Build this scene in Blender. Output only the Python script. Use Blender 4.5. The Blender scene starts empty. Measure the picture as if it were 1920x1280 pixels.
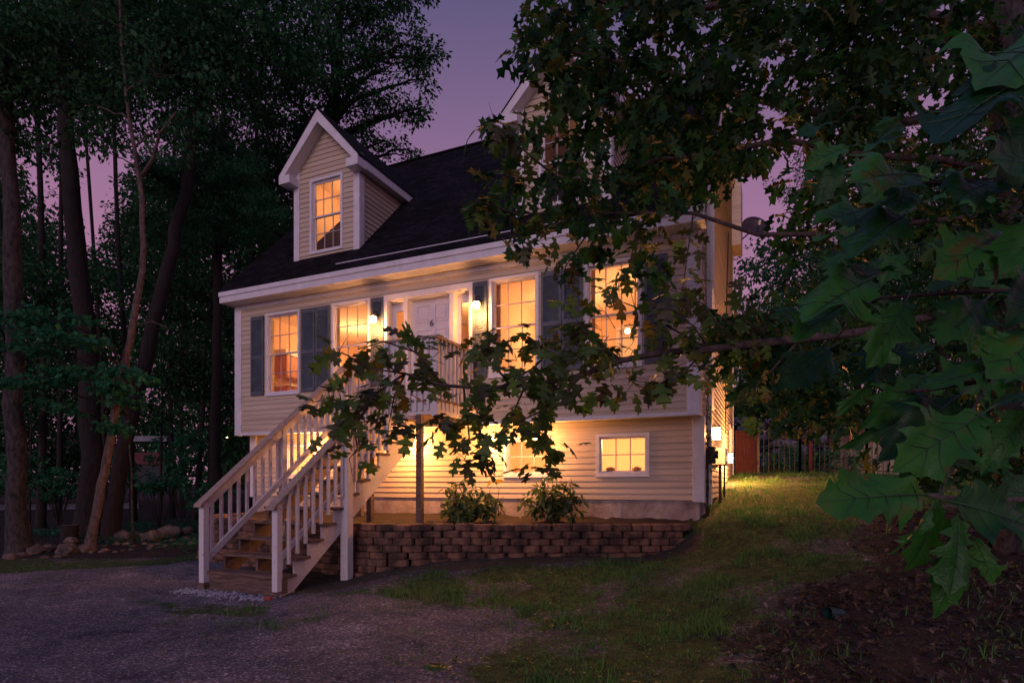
import bpy, math, random
import numpy as np
from mathutils import Vector, noise as mnoise
rad = math.radians
random.seed(7)
rng = np.random.default_rng(11)
SC = bpy.context.scene
COL = SC.collection

# ------------------------------------------------------------------ camera
TH = rad(23.85); F = 1108.0; CT, ST = math.cos(TH), math.sin(TH)
CAMP = (10.80, -9.45, 1.45)
cd = bpy.data.cameras.new('camera'); cam = bpy.data.objects.new('camera', cd); COL.objects.link(cam)
cam.location = CAMP; cam.rotation_euler = (rad(90), 0, TH)
cd.sensor_width = 36; cd.lens = F/1920*36; cd.shift_y = 267/1920; cd.clip_end = 2000; cd.clip_start = .05
SC.camera = cam

# ------------------------------------------------------------------ sky and light
world = bpy.data.worlds.new('World'); SC.world = world; world.use_nodes = True
nt = world.node_tree; nt.nodes.clear()
wo = nt.nodes.new('ShaderNodeOutputWorld'); bg = nt.nodes.new('ShaderNodeBackground'); bg.inputs[1].default_value = 1.0
tcn = nt.nodes.new('ShaderNodeTexCoord'); sepn = nt.nodes.new('ShaderNodeSeparateXYZ'); rampn = nt.nodes.new('ShaderNodeValToRGB')
nt.links.new(tcn.outputs['Generated'], sepn.inputs[0]); nt.links.new(sepn.outputs['Z'], rampn.inputs[0])
nt.links.new(rampn.outputs[0], bg.inputs[0]); nt.links.new(bg.outputs[0], wo.inputs[0])
SKY = [(0.0,(.38,.18,.27)),(.3,(.40,.19,.32)),(.42,(.32,.165,.30)),(.52,(.22,.135,.26)),(.63,(.125,.10,.215)),(.8,(.095,.11,.26)),(1.0,(.09,.145,.36))]
el = rampn.color_ramp.elements
while len(el) > 1: el.remove(el[-1])
el[0].position = SKY[0][0]; el[0].color = (*SKY[0][1],1)
for p_, c_ in SKY[1:]:
    e_ = el.new(p_); e_.color = (*c_,1)
sd = bpy.data.lights.new('dusk_sun','SUN'); so = bpy.data.objects.new('dusk_sun', sd); COL.objects.link(so)
sd.energy = .72; sd.angle = rad(30); sd.color = (1,.77,.92); so.rotation_euler = (rad(74),0,rad(8))
SC.view_settings.view_transform = 'Standard'; SC.view_settings.look = 'None'
SC.view_settings.exposure = 0.0; SC.view_settings.gamma = 1
SC.cycles.max_bounces = 6; SC.cycles.diffuse_bounces = 4; SC.cycles.transparent_max_bounces = 12
SC.cycles.transmission_bounces = 4; SC.cycles.glossy_bounces = 3
SC.cycles.sample_clamp_indirect = 4; SC.cycles.caustics_reflective = False; SC.cycles.caustics_refractive = False

def W(px, py, D):                       # a point of the place seen at px,py, D metres deep
    X = (px-960)/F*D
    return Vector((CAMP[0]+X*CT-D*ST, CAMP[1]+X*ST+D*CT, CAMP[2]+(907-py)/F*D))
RIGHT = np.array([CT,ST,0]); FWD = np.array([-ST,CT,0]); UP = np.array([0,0,1.])

# ------------------------------------------------------------------ materials
def mat(name, col, rough=.7, var=.12, scale=6, col2=None, bump=0, bscale=40, metal=0, spec=.5, stretch=(1,1,1), detail=5, contrast=(.35,.65)):
    m = bpy.data.materials.new(name); m.use_nodes = True; n = m.node_tree.nodes; l = m.node_tree.links
    b = n['Principled BSDF']; b.inputs['Roughness'].default_value = rough; b.inputs['Metallic'].default_value = metal
    b.inputs['Specular IOR Level'].default_value = spec
    tc = n.new('ShaderNodeTexCoord'); mp = n.new('ShaderNodeMapping'); mp.inputs['Scale'].default_value = stretch
    l.new(tc.outputs['Object'], mp.inputs[0])
    nz = n.new('ShaderNodeTexNoise'); nz.inputs['Scale'].default_value = scale; nz.inputs['Detail'].default_value = detail
    nz.inputs['Roughness'].default_value = .65
    l.new(mp.outputs[0], nz.inputs['Vector'])
    r = n.new('ShaderNodeValToRGB'); l.new(nz.outputs[0], r.inputs[0])
    c2 = col2 if col2 else tuple(c*(1-var*2) for c in col)
    c1 = col if col2 else tuple(min(1,c*(1+var*.6)) for c in col)
    r.color_ramp.elements[0].position = contrast[0]; r.color_ramp.elements[0].color = (*c2,1)
    r.color_ramp.elements[1].position = contrast[1]; r.color_ramp.elements[1].color = (*c1,1)
    l.new(r.outputs[0], b.inputs['Base Color'])
    if bump:
        n2 = n.new('ShaderNodeTexNoise'); n2.inputs['Scale'].default_value = bscale; n2.inputs['Detail'].default_value = 6
        l.new(mp.outputs[0], n2.inputs['Vector'])
        bp = n.new('ShaderNodeBump'); bp.inputs['Strength'].default_value = min(1,bump); bp.inputs['Distance'].default_value = .02
        l.new(n2.outputs[0], bp.inputs['Height']); l.new(bp.outputs[0], b.inputs['Normal'])
    return m
def emit_mat(name, col, s):
    m = bpy.data.materials.new(name); m.use_nodes = True; n = m.node_tree.nodes
    b = n['Principled BSDF']; b.inputs['Base Color'].default_value = (*col,1)
    b.inputs['Emission Color'].default_value = (*col,1); b.inputs['Emission Strength'].default_value = s
    return m
def glass_mat(name, tint=(1,1,1), refl=.12):
    m = bpy.data.materials.new(name); m.use_nodes = True; n = m.node_tree.nodes; l = m.node_tree.links; n.clear()
    o = n.new('ShaderNodeOutputMaterial'); mx = n.new('ShaderNodeMixShader'); t = n.new('ShaderNodeBsdfTransparent'); g = n.new('ShaderNodeBsdfGlossy')
    t.inputs[0].default_value = (*tint,1); g.inputs['Roughness'].default_value = .03
    fr = n.new('ShaderNodeFresnel'); fr.inputs[0].default_value = 1.5
    l.new(fr.outputs[0], mx.inputs[0]); l.new(t.outputs[0], mx.inputs[1]); l.new(g.outputs[0], mx.inputs[2]); l.new(mx.outputs[0], o.inputs[0])
    return m
def leaf_mat(name, c1, c2, c3=None, rough=.5, trans=.35, spec=.4, nsc=18, namp=.35, bump=0):
    m = bpy.data.materials.new(name); m.use_nodes = True; n = m.node_tree.nodes; l = m.node_tree.links
    b = n['Principled BSDF']; o = n['Material Output']; b.inputs['Roughness'].default_value = rough; b.inputs['Specular IOR Level'].default_value = spec
    at = n.new('ShaderNodeAttribute'); at.attribute_name = 'rnd'
    r = n.new('ShaderNodeValToRGB'); e = r.color_ramp.elements
    e[0].position = 0; e[0].color = (*c1,1); e[1].position = .90; e[1].color = (*c2,1)
    if c3: x = e.new(1.0); x.color = (*c3,1)
    tc = n.new('ShaderNodeTexCoord'); nz = n.new('ShaderNodeTexNoise'); nz.inputs['Scale'].default_value = nsc; nz.inputs['Detail'].default_value = 5
    l.new(tc.outputs['Object'], nz.inputs['Vector'])
    ma = n.new('ShaderNodeMath'); ma.operation = 'MULTIPLY_ADD'; ma.inputs[1].default_value = namp; ma.inputs[2].default_value = -namp/2
    l.new(nz.outputs[0], ma.inputs[0]); ad = n.new('ShaderNodeMath'); ad.operation = 'ADD'
    l.new(ma.outputs[0], ad.inputs[0]); l.new(at.outputs['Fac'], ad.inputs[1]); l.new(ad.outputs[0], r.inputs[0])
    l.new(r.outputs[0], b.inputs['Base Color'])
    if bump:
        n3 = n.new('ShaderNodeTexVoronoi'); n3.feature = 'DISTANCE_TO_EDGE'; n3.inputs['Scale'].default_value = 130; l.new(tc.outputs['Object'], n3.inputs['Vector'])
        bp = n.new('ShaderNodeBump'); bp.inputs['Strength'].default_value = bump; bp.inputs['Distance'].default_value = .003; l.new(n3.outputs['Distance'], bp.inputs['Height']); l.new(bp.outputs[0], b.inputs['Normal'])
    tl = n.new('ShaderNodeBsdfTranslucent'); hs = n.new('ShaderNodeHueSaturation'); hs.inputs['Value'].default_value = 1.9
    hs.inputs['Saturation'].default_value = 1.1
    l.new(r.outputs[0], hs.inputs['Color']); l.new(hs.outputs[0], tl.inputs[0])
    mx = n.new('ShaderNodeMixShader'); mx.inputs[0].default_value = trans
    l.new(b.outputs[0], mx.inputs[1]); l.new(tl.outputs[0], mx.inputs[2]); l.new(mx.outputs[0], o.inputs[0])
    return m

M = {}
M['siding'] = mat('cream_siding', (.59,.495,.365), .55, .10, 1.0, bump=.2, bscale=30, stretch=(.35,.35,9.7), detail=3)
M['trim'] = mat('white_trim', (.70,.70,.72), .5, .06, 5, bump=.1)
M['sash'] = mat('vinyl_sash', (.62,.60,.62), .45, .05, 5)
M['muntin'] = mat('muntin', (.42,.38,.40), .5, .05, 5)
M['shutter'] = mat('slate_shutter', (.085,.11,.135), .55, .15, 5)
M['door'] = mat('door_white', (.62,.62,.68), .5, .05, 4)
M['dark'] = mat('dark_metal', (.03,.025,.025), .45, .2, 10, metal=.6)
M['foundation'] = mat('foundation_concrete', (.46,.38,.33), .9, .3, 3.2, col2=(.20,.15,.13), bump=.5, bscale=30, contrast=(.3,.6))
M['wood'] = mat('weathered_tread', (.21,.135,.10), .75, .3, 4, col2=(.06,.035,.028), bump=.4, bscale=25, stretch=(1,12,12))
M['railcap'] = mat('weathered_rail_cap', (.46,.36,.28), .75, .3, 5, col2=(.24,.17,.13), bump=.4, bscale=30, stretch=(12,1.2,6))
M['peel'] = mat('peeling_white_paint', (.62,.60,.60), .65, .3, 26, col2=(.25,.19,.15), bump=.5, bscale=50, contrast=(.30,.40), stretch=(1,1,.45))
M['block'] = mat('concrete_block', (.24,.125,.08), .95, .3, 3.6, col2=(.055,.033,.026), bump=1, bscale=60, contrast=(.40,.60))
M['mulch'] = mat('mulch', (.022,.009,.006), .95, .4, 24, col2=(.005,.003,.002), bump=1, bscale=60)
M['bark'] = mat('bark', (.026,.017,.015), .95, .4, 5, col2=(.006,.005,.004), bump=1, bscale=14, stretch=(5,5,.7))
M['bark_light'] = mat('bark_light', (.060,.052,.050), .9, .4, 7, col2=(.008,.006,.006), bump=.9, bscale=18, stretch=(2.2,2.2,.9))
M['bark_pale'] = mat('bark_pale', (.14,.10,.09), .9, .4, 7, col2=(.045,.03,.027), bump=.9, bscale=18, stretch=(2.2,2.2,.9))
M['bark_oak'] = mat('bark_oak', (.10,.07,.06), .9, .4, 12, col2=(.03,.02,.018), bump=.8, bscale=40, stretch=(1,1,1))
M['rock'] = mat('field_stone', (.17,.125,.105), .9, .3, 4, col2=(.05,.036,.034), bump=.9, bscale=16)
M['room'] = mat('warm_room_wall', (.80,.60,.43), .8, .03, 2)
M['ceil'] = mat('room_ceiling', (.8,.72,.6), .8, .03, 2)
M['floor'] = mat('room_floor', (.35,.2,.1), .5, .2, 4)
M['cabinet'] = mat('cabinet', (.5,.22,.09), .5, .2, 6, stretch=(4,4,.6))
M['white'] = mat('appliance_white', (.75,.73,.7), .4, .03, 4)
M['glass'] = glass_mat('window_glass', (.97,.97,.97))
M['lampglass'] = emit_mat('lit_lamp_glass', (1,.62,.25), 22)
M['lampglass2'] = emit_mat('lit_lantern_glass', (1,.60,.24), 16)
M['bulb'] = emit_mat('lit_bulb', (1,.6,.25), 30)
M['red'] = mat('faded_red', (.12,.02,.024), .7, .2, 4)
M['brownwood'] = mat('brown_gate_wood', (.15,.045,.025), .8, .3, 3, bump=.4, stretch=(8,8,.7))
M['iron'] = mat('black_iron', (.015,.015,.017), .5, .1, 8)
M['tan'] = mat('tan_panel', (.30,.26,.17), .8, .15, 4)
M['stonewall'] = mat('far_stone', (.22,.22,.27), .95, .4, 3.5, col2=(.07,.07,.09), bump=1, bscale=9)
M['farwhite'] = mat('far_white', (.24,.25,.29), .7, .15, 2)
M['farroof'] = mat('far_roof', (.05,.05,.055), .9, .2, 3)
M['greenpot'] = mat('green_plastic', (.008,.05,.045), .4, .1, 8)
M['terracotta'] = mat('terracotta', (.35,.09,.05), .8, .2, 9)
M['dish'] = mat('dish_grey', (.05,.025,.03), .5, .15, 5)
M['vine'] = mat('vine', (.06,.035,.025), .9, .3, 20)
M['curtain'] = mat('curtain', (.45,.25,.12), .9, .25, 9, stretch=(14,14,.5))
def roof_mat():
    m = mat('asphalt_shingles', (.012,.010,.014), .95, .3, 9, spec=.15, col2=(.004,.003,.006), bump=.6, bscale=80)
    n = m.node_tree.nodes; l = m.node_tree.links; b = n['Principled BSDF']
    tc = n.new('ShaderNodeTexCoord'); br = n.new('ShaderNodeTexBrick'); mp = n.new('ShaderNodeMapping')
    l.new(tc.outputs['UV'], mp.inputs[0]); l.new(mp.outputs[0], br.inputs['Vector'])
    br.inputs['Scale'].default_value = 1; br.inputs['Brick Width'].default_value = .28; br.inputs['Row Height'].default_value = .13
    br.inputs['Mortar Size'].default_value = .012; br.inputs['Color1'].default_value = (.3,.3,.3,1); br.inputs['Color2'].default_value = (2.0,1.9,1.8,1)
    br.inputs['Mortar'].default_value = (.2,.2,.2,1); br.offset = .37
    mx = n.new('ShaderNodeMix'); mx.data_type = 'RGBA'; mx.blend_type = 'MULTIPLY'; mx.inputs[0].default_value = 1
    old = [k for k in l if k.to_socket == b.inputs['Base Color']][0].from_socket
    l.new(old, mx.inputs[6]); l.new(br.outputs['Color'], mx.inputs[7]); l.new(mx.outputs[2], b.inputs['Base Color'])
    bp = n.new('ShaderNodeBump'); bp.inputs['Strength'].default_value = .8; bp.inputs['Distance'].default_value = .02
    l.new(br.outputs['Fac'], bp.inputs['Height']); bp.invert = True
    o = [k for k in l if k.to_socket == b.inputs['Normal']][0].from_socket; l.new(o, bp.inputs['Normal']); l.new(bp.outputs[0], b.inputs['Normal'])
    return m
M['roof'] = roof_mat()

# ------------------------------------------------------------------ mesh helpers
class MB:
    def __init__(s): s.v = []; s.f = []; s.uv = None
    def quad(s, a, b, c, d):
        i = len(s.v); s.v += [tuple(a),tuple(b),tuple(c),tuple(d)]; s.f.append((i,i+1,i+2,i+3)); return s
    def poly(s, pts):
        i = len(s.v); s.v += [tuple(p) for p in pts]; s.f.append(tuple(range(i,i+len(pts)))); return s
    def box(s, x0, x1, y0, y1, z0, z1):
        i = len(s.v)
        s.v += [(x0,y0,z0),(x1,y0,z0),(x1,y1,z0),(x0,y1,z0),(x0,y0,z1),(x1,y0,z1),(x1,y1,z1),(x0,y1,z1)]
        s.f += [tuple(i+k for k in q) for q in ((3,2,1,0),(4,5,6,7),(0,1,5,4),(1,2,6,5),(2,3,7,6),(3,0,4,7))]; return s
    def hexa(s, bot, top):                # 4 bottom pts, 4 top pts
        i = len(s.v); s.v += [tuple(p) for p in bot]+[tuple(p) for p in top]
        s.f += [tuple(i+k for k in q) for q in ((3,2,1,0),(4,5,6,7),(0,1,5,4),(1,2,6,5),(2,3,7,6),(3,0,4,7))]; return s
    def prism(s, pts, vec):               # polygon extruded along vec
        n = len(pts); i = len(s.v); vec = Vector(vec); s.v += [tuple(p) for p in pts]+[tuple(Vector(p)+vec) for p in pts]
        s.f.append(tuple(range(i+n-1,i-1,-1))); s.f.append(tuple(range(i+n,i+2*n)))
        for k in range(n): s.f.append((i+k,i+(k+1)%n,i+n+(k+1)%n,i+n+k))
        return s
    def tube(s, pts, rs, seg=8, rough=0, cap=True):
        pts = [Vector(p) for p in pts]; n = len(pts)
        if not hasattr(rs,'__len__'): rs = [rs]*n
        base = len(s.v); ref = Vector((0.31,.95,.12)).normalized()
        for k,p in enumerate(pts):
            d = (pts[min(k+1,n-1)]-pts[max(k-1,0)])
            d = d.normalized() if d.length > 1e-9 else Vector((0,0,1))
            if abs(d.dot(ref)) > .95: rf = Vector((1,0,0))
            else: rf = ref
            a = d.cross(rf).normalized(); b = d.cross(a)
            for j in range(seg):
                t = 2*math.pi*j/seg; r = rs[k]
                if rough: r *= 1+rough*mnoise.noise(Vector((math.cos(t)*1.7,math.sin(t)*1.7,k*.55+p.x)))
                s.v.append(tuple(p+(a*math.cos(t)+b*math.sin(t))*r))
        for k in range(n-1):
            for j in range(seg):
                q = base+k*seg; s.f.append((q+j,q+(j+1)%seg,q+seg+(j+1)%seg,q+seg+j))
        if cap: s.f.append(tuple(base+j for j in range(seg-1,-1,-1))); s.f.append(tuple(base+(n-1)*seg+j for j in range(seg)))
        return s
    def lathe(s, prof, c, seg=12):        # prof: (r, z), about vertical axis at c
        base = len(s.v); n = len(prof)
        for r,z in prof:
            for j in range(seg):
                t = 2*math.pi*j/seg; s.v.append((c[0]+r*math.cos(t),c[1]+r*math.sin(t),c[2]+z))
        for k in range(n-1):
            for j in range(seg):
                q = base+k*seg; s.f.append((q+j,q+(j+1)%seg,q+seg+(j+1)%seg,q+seg+j))
        return s
    def build(s, name, m, parent=None, smooth=False, bevel=0, local=False):
        me = bpy.data.meshes.new(name)
        off = Vector((0,0,0))
        if parent is not None and not local:
            q = parent
            while q is not None: off += q.location; q = q.parent
        v = [(a-off.x,b-off.y,c-off.z) for a,b,c in s.v] if off.length else s.v
        me.from_pydata(v, [], s.f); me.materials.append(m)
        if smooth: me.polygons.foreach_set('use_smooth', [True]*len(me.polygons))
        o = bpy.data.objects.new(name, me); COL.objects.link(o)
        if parent is not None: o.parent = parent
        if bevel:
            b = o.modifiers.new('bevel','BEVEL'); b.width = bevel; b.segments = 2; b.limit_method = 'ANGLE'
        return o
def tag(o, label=None, cat=None, group=None, kind=None):
    if label: o['label'] = label
    if cat: o['category'] = cat
    if group: o['group'] = group
    if kind: o['kind'] = kind
    return o
def thing(name, label, cat, loc, group=None):
    o = bpy.data.objects.new(name, None); COL.objects.link(o); o.location = loc; o.empty_display_size = .1
    return tag(o, label, cat, group)
def copy_tree(o, parent=None):
    c = o.copy(); COL.objects.link(c)
    if parent: c.parent = parent
    for ch in [x for x in bpy.data.objects if x.parent == o]: copy_tree(ch, c)
    return c
def np_obj(name, V, faces, m, parent=None, rnd=None, smooth=False, offset=(0,0,0)):
    """V (n,3); faces: (k, s) array, all faces of one size"""
    me = bpy.data.meshes.new(name); V = np.asarray(V,dtype=np.float32)
    off = np.array(offset, dtype=np.float32)
    if parent is not None: off = off+np.array(parent.location, dtype=np.float32)
    V = V-off
    k, sz = faces.shape
    me.vertices.add(len(V)); me.vertices.foreach_set('co', V.ravel())
    me.loops.add(k*sz); me.loops.foreach_set('vertex_index', faces.ravel().astype(np.int32))
    me.polygons.add(k); me.polygons.foreach_set('loop_start', (np.arange(k)*sz).astype(np.int32))
    try: me.polygons.foreach_set('loop_total', np.full(k,sz,dtype=np.int32))
    except Exception: pass
    me.update(calc_edges=True)
    if rnd is not None:
        at = me.attributes.new('rnd','FLOAT','FACE'); at.data.foreach_set('value', np.asarray(rnd,dtype=np.float32))
    if smooth: me.polygons.foreach_set('use_smooth', np.ones(k,dtype=bool))
    me.materials.append(m); o = bpy.data.objects.new(name, me); COL.objects.link(o)
    if parent is not None: o.parent = parent
    return o
# ================================================================== HOUSE
HW, HD = 9.75, 8.2; YL = .40          # width, depth, setback of the lower floor
Z0, ZF, ZS, ZR = 2.53, 2.85, 5.34, 10.18   # overhang, floor, soffit, ridge
EX = .103                             # clapboard exposure
house = thing('house', 'cream clapboard cape house with dark shingle roof, two dormers and lit windows', 'house', (4.9,0,0))

def rects_minus(u0, u1, z0, z1, holes):
    us = sorted({u0,u1,*[h[0] for h in holes if u0<h[0]<u1],*[h[1] for h in holes if u0<h[1]<u1]})
    zs = sorted({z0,z1,*[h[2] for h in holes if z0<h[2]<z1],*[h[3] for h in holes if z0<h[3]<z1]})
    for a,b in zip(us,us[1:]):
        for c,d in zip(zs,zs[1:]):
            mu,mz = (a+b)/2,(c+d)/2
            if not any(h[0]<mu<h[1] and h[2]<mz<h[3] for h in holes): yield a,b,c,d
def clap(mb, T, u0, u1, z0, z1, holes=(), lim=None):
    """real clapboards; T(u,z,out)->world point; lim(z)->(ua,ub) clips gables"""
    k = 0
    nrow = int(math.ceil((z1-z0)/EX-1e-6))
    for k in range(nrow):
        a = z0+k*EX; b = min(z1,a+EX)
        zs = sorted({a,b,*[h[2] for h in holes if a<h[2]<b],*[h[3] for h in holes if a<h[3]<b]})
        for c,d in zip(zs,zs[1:]):
            m = (c+d)/2; hs = sorted((h[0],h[1]) for h in holes if h[2]<m<h[3])
            la = lim(c) if lim else (u0,u1); lb = lim(d) if lim else (u0,u1)
            if la[1]<=la[0]: continue
            if lb[1]<lb[0]: q=(lb[0]+lb[1])/2; lb=(q,q)
            cur = (la[0],lb[0]); segs = []
            for h in hs:
                if h[1] <= max(la[0],u0): continue
                segs.append((cur,(h[0],h[0]))); cur = (h[1],h[1])
            segs.append((cur,(la[1],lb[1])))
            oc = .020-.017*(c-a)/EX; od = .020-.017*(d-a)/EX
            for (s0,s1),(e0,e1) in segs:
                if e0-s0 < 1e-4 and e1-s1 < 1e-4: continue
                mb.quad(T(s0,c,oc),T(e0,c,oc),T(e1,d,od),T(s1,d,od))
                if c == a: mb.quad(T(s0,c,.003),T(e0,c,.003),T(e0,c,oc),T(s0,c,oc))
    return mb
TF = lambda u,z,o: (u,-o,z)
TL = lambda u,z,o: (u,YL-o,z)
TS = lambda u,z,o: (HW+o,u,z)
GZ = (3.39,5.03)
WINS = [1.35,3.13,6.66,8.42]; HWD = .42
DOOR = (3.98,5.82,ZF,5.0)
up_holes = [(c-HWD,c+HWD,GZ[0],GZ[1]) for c in WINS]+[DOOR]
LZ = (1.64,2.25); LW = [1.45,3.22,6.74,8.48]; LHW = .40
lo_holes = [(c-LHW,c+LHW,LZ[0],LZ[1]) for c in LW]
ZB = 1.19
# walls
wall = MB(); clap(wall, TF, .02, HW-.02, Z0, ZS, up_holes); wall = wall.build('upper_wall', M['siding'], house)
w2 = MB(); clap(w2, TL, .02, HW-.02, ZB, Z0, lo_holes); w2.build('lower_wall', M['siding'], house)
ROOF_S = 1.027
def front_roof_z(y): return 5.61+ROOF_S*(y+.35)
RY = 4.10; REARZ = 9.55
def gable_lim(z):
    ya = 0. if z < ZS else max(0,(z-5.48)/ROOF_S-.35)
    yb = HD if z < REARZ else RY+(10.10-z)/(10.18-9.60)*(HD-RY)
    return (ya, yb)
side_holes = [(1.55,2.4,3.39,5.03),(6.9,7.6,2.3,2.95),(6.9,7.6,3.6,5.0)]
sw = MB(); clap(sw, TS, 0., HD, Z0, 10.0, side_holes, gable_lim); clap(sw, TS, YL, HD, ZB, Z0, side_holes, None)
sw.build('side_wall', M['siding'], house)
sl = MB()
sl.poly([(0,0,Z0),(0,HD,Z0),(0,HD,REARZ),(0,RY,10.1),(0,0,5.5)]); sl.quad((0,YL,ZB),(0,HD,ZB),(0,HD,Z0),(0,YL,Z0))
sl.quad((0,HD,ZB),(HW,HD,ZB),(HW,HD,REARZ),(0,HD,REARZ)); sl.build('rear_wall', M['siding'], house)
fo = MB(); fo.box(.03,HW-.03,YL+.004,HD-.03,-.3,ZB-.002)
for u in (2.2,4.0,5.25,6.9,8.45): fo.box(u-.006,u+.006,YL-.002,YL+.005,.6,ZB-.01)
fo.build('foundation', M['foundation'], house)
# overhang soffit
MB().quad((0,-.0,Z0-.001),(HW,0,Z0-.001),(HW,YL,Z0-.001),(0,YL,Z0-.001)).build('overhang_soffit', M['trim'], house)
# corner boards and band
for n_,(x0,x1,y0,y1,z0,z1) in {'a':(-.02,.16,-.032,.0,Z0-.02,ZS),'b':(-.034,-.02,-.032,.16,Z0-.02,ZS),
    'c':(HW-.17,HW+.02,-.032,.0,Z0-.02,ZS),'d':(HW+.02,HW+.036,-.032,.13,Z0-.02,ZS),
    'e':(-.02,.16,YL-.032,YL,ZB-.03,Z0-.004),'f':(HW-.13,HW+.05,YL-.034,YL,ZB-.03,Z0-.004),'g':(HW+.036,HW+.052,YL-.03,YL+.12,ZB-.03,Z0-.004),
    'h':(HW+.02,HW+.04,HD-.14,HD,ZB,REARZ-.1)}.items():
    MB().box(x0,x1,y0,y1,z0,z1).build('corner_board', M['trim'], house, bevel=.004)
MB().box(.16,HW-.17,-.030,-.001,Z0-.02,Z0+.035).build('band_trim', M['trim'], house)
# main roof: front slab, rear slab
E0 = -.36
rf = MB()
a = Vector((-.13,E0,5.60)); b = Vector((HW+.13,E0,5.60)); c = Vector((HW+.13,RY,10.19)); d = Vector((-.13,RY,10.19))
rf.quad(a,b,c,d); rf.quad(d,c,(HW+.13,HD+.3,REARZ+.08),(-.13,HD+.3,REARZ+.08))
up = Vector((0,0,-.035)); rf.quad(a+up,b+up,b,a); rf.quad(b+up,c+up,c,b); rf.quad(c+up,(HW+.13,HD+.3,REARZ+.045),(HW+.13,HD+.3,REARZ+.08),c)
rf.quad(d+up,a+up,a,d); rf.quad((-.13,HD+.3,REARZ+.08),(-.13,HD+.3,REARZ+.045),d+up,d)
roof = rf.build('roof', M['roof'], house)
def set_uv(o, fu):
    me = o.data; uv = me.uv_layers.new(name='UVMap')
    for lp in me.loops: uv.data[lp.index].uv = fu(me.vertices[lp.vertex_index].co)
set_uv(roof, lambda v: (v.x, v.z*1.4))
MB().tube([(-.13,RY,10.20),(HW+.13,RY,10.20)],.05,6).build('ridge_cap', M['roof'], roof)
# thin drip strip lying low on the roof
MB().hexa([(2.9,-.20,front_roof_z(-.2)+.012),(7.6,-.20,front_roof_z(-.2)+.012),(7.6,-.18,front_roof_z(-.18)+.012),(2.9,-.18,front_roof_z(-.18)+.012)],
          [(2.9,-.20,front_roof_z(-.2)+.018),(7.6,-.20,front_roof_z(-.2)+.018),(7.6,-.18,front_roof_z(-.18)+.018),(2.9,-.18,front_roof_z(-.18)+.018)]).build('drip_strip', M['sash'], roof)
# eave: fascia, gutter-like crown, soffit
MB().box(-.12,HW+.12,-.35,-.32,5.34,5.545).box(-.125,HW+.125,-.375,-.351,5.47,5.565).build('fascia', M['trim'], house, bevel=.004)
sf = MB(); sf.box(-.12,HW+.12,-.32,-.001,5.345,5.36)
for k in range(1,5): sf.box(-.12,HW+.12,-.32+k*.064-.003,-.32+k*.064+.003,5.3405,5.3452)
sf.build('eave_soffit', M['trim'], house)
MB().box(.16,HW-.17,-.034,-.001,5.25,5.339).build('frieze_board', M['trim'], house)
# rake boards (both gable ends, front slope and rear slope)
for x0,x1 in ((HW+.085,HW+.125),(-.125,-.085)):
    for (ya,za,yb,zb) in ((-.33,5.585,RY,10.145),(RY,10.145,HD+.25,REARZ+.05)):
        MB().hexa([(x0,ya,za-.24),(x1,ya,za-.24),(x1,ya,za-.01),(x0,ya,za-.01)],[(x0,yb,zb-.24),(x1,yb,zb-.24),(x1,yb,zb-.01),(x0,yb,zb-.01)]).build('rake_board', M['trim'], house)
for (ya,za,yb,zb) in ((-.33,5.38,RY,9.92),(RY,9.92,HD+.2,REARZ-.17)):
    MB().quad((HW+.02,ya,za),(HW+.09,ya,za),(HW+.09,yb,zb),(HW+.02,yb,zb)).build('rake_soffit', M['trim'], house)
# boxed chase high on the rear of the side wall
MB().box(HW+.03,HW+.26,HD-.75,HD+.12,7.85,REARZ+.02).build('boxed_return', M['siding'], house)
MB().box(HW+.021,HW+.05,1.98,2.13,Z0+.3,9.0-.9).build('side_trim_board', M['trim'], house)
MB().box(HW+.02,HW+.10,1.02,1.13,1.1,6.3).build('downspout', M['trim'], house)
MB().tube([(HW+.05,5.9,7.6),(HW+.05,5.4,6.2),(HW+.05,5.0,4.6),(HW+.05,4.9,2.6)],.012,5).build('cable', M['dark'], house)

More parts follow.
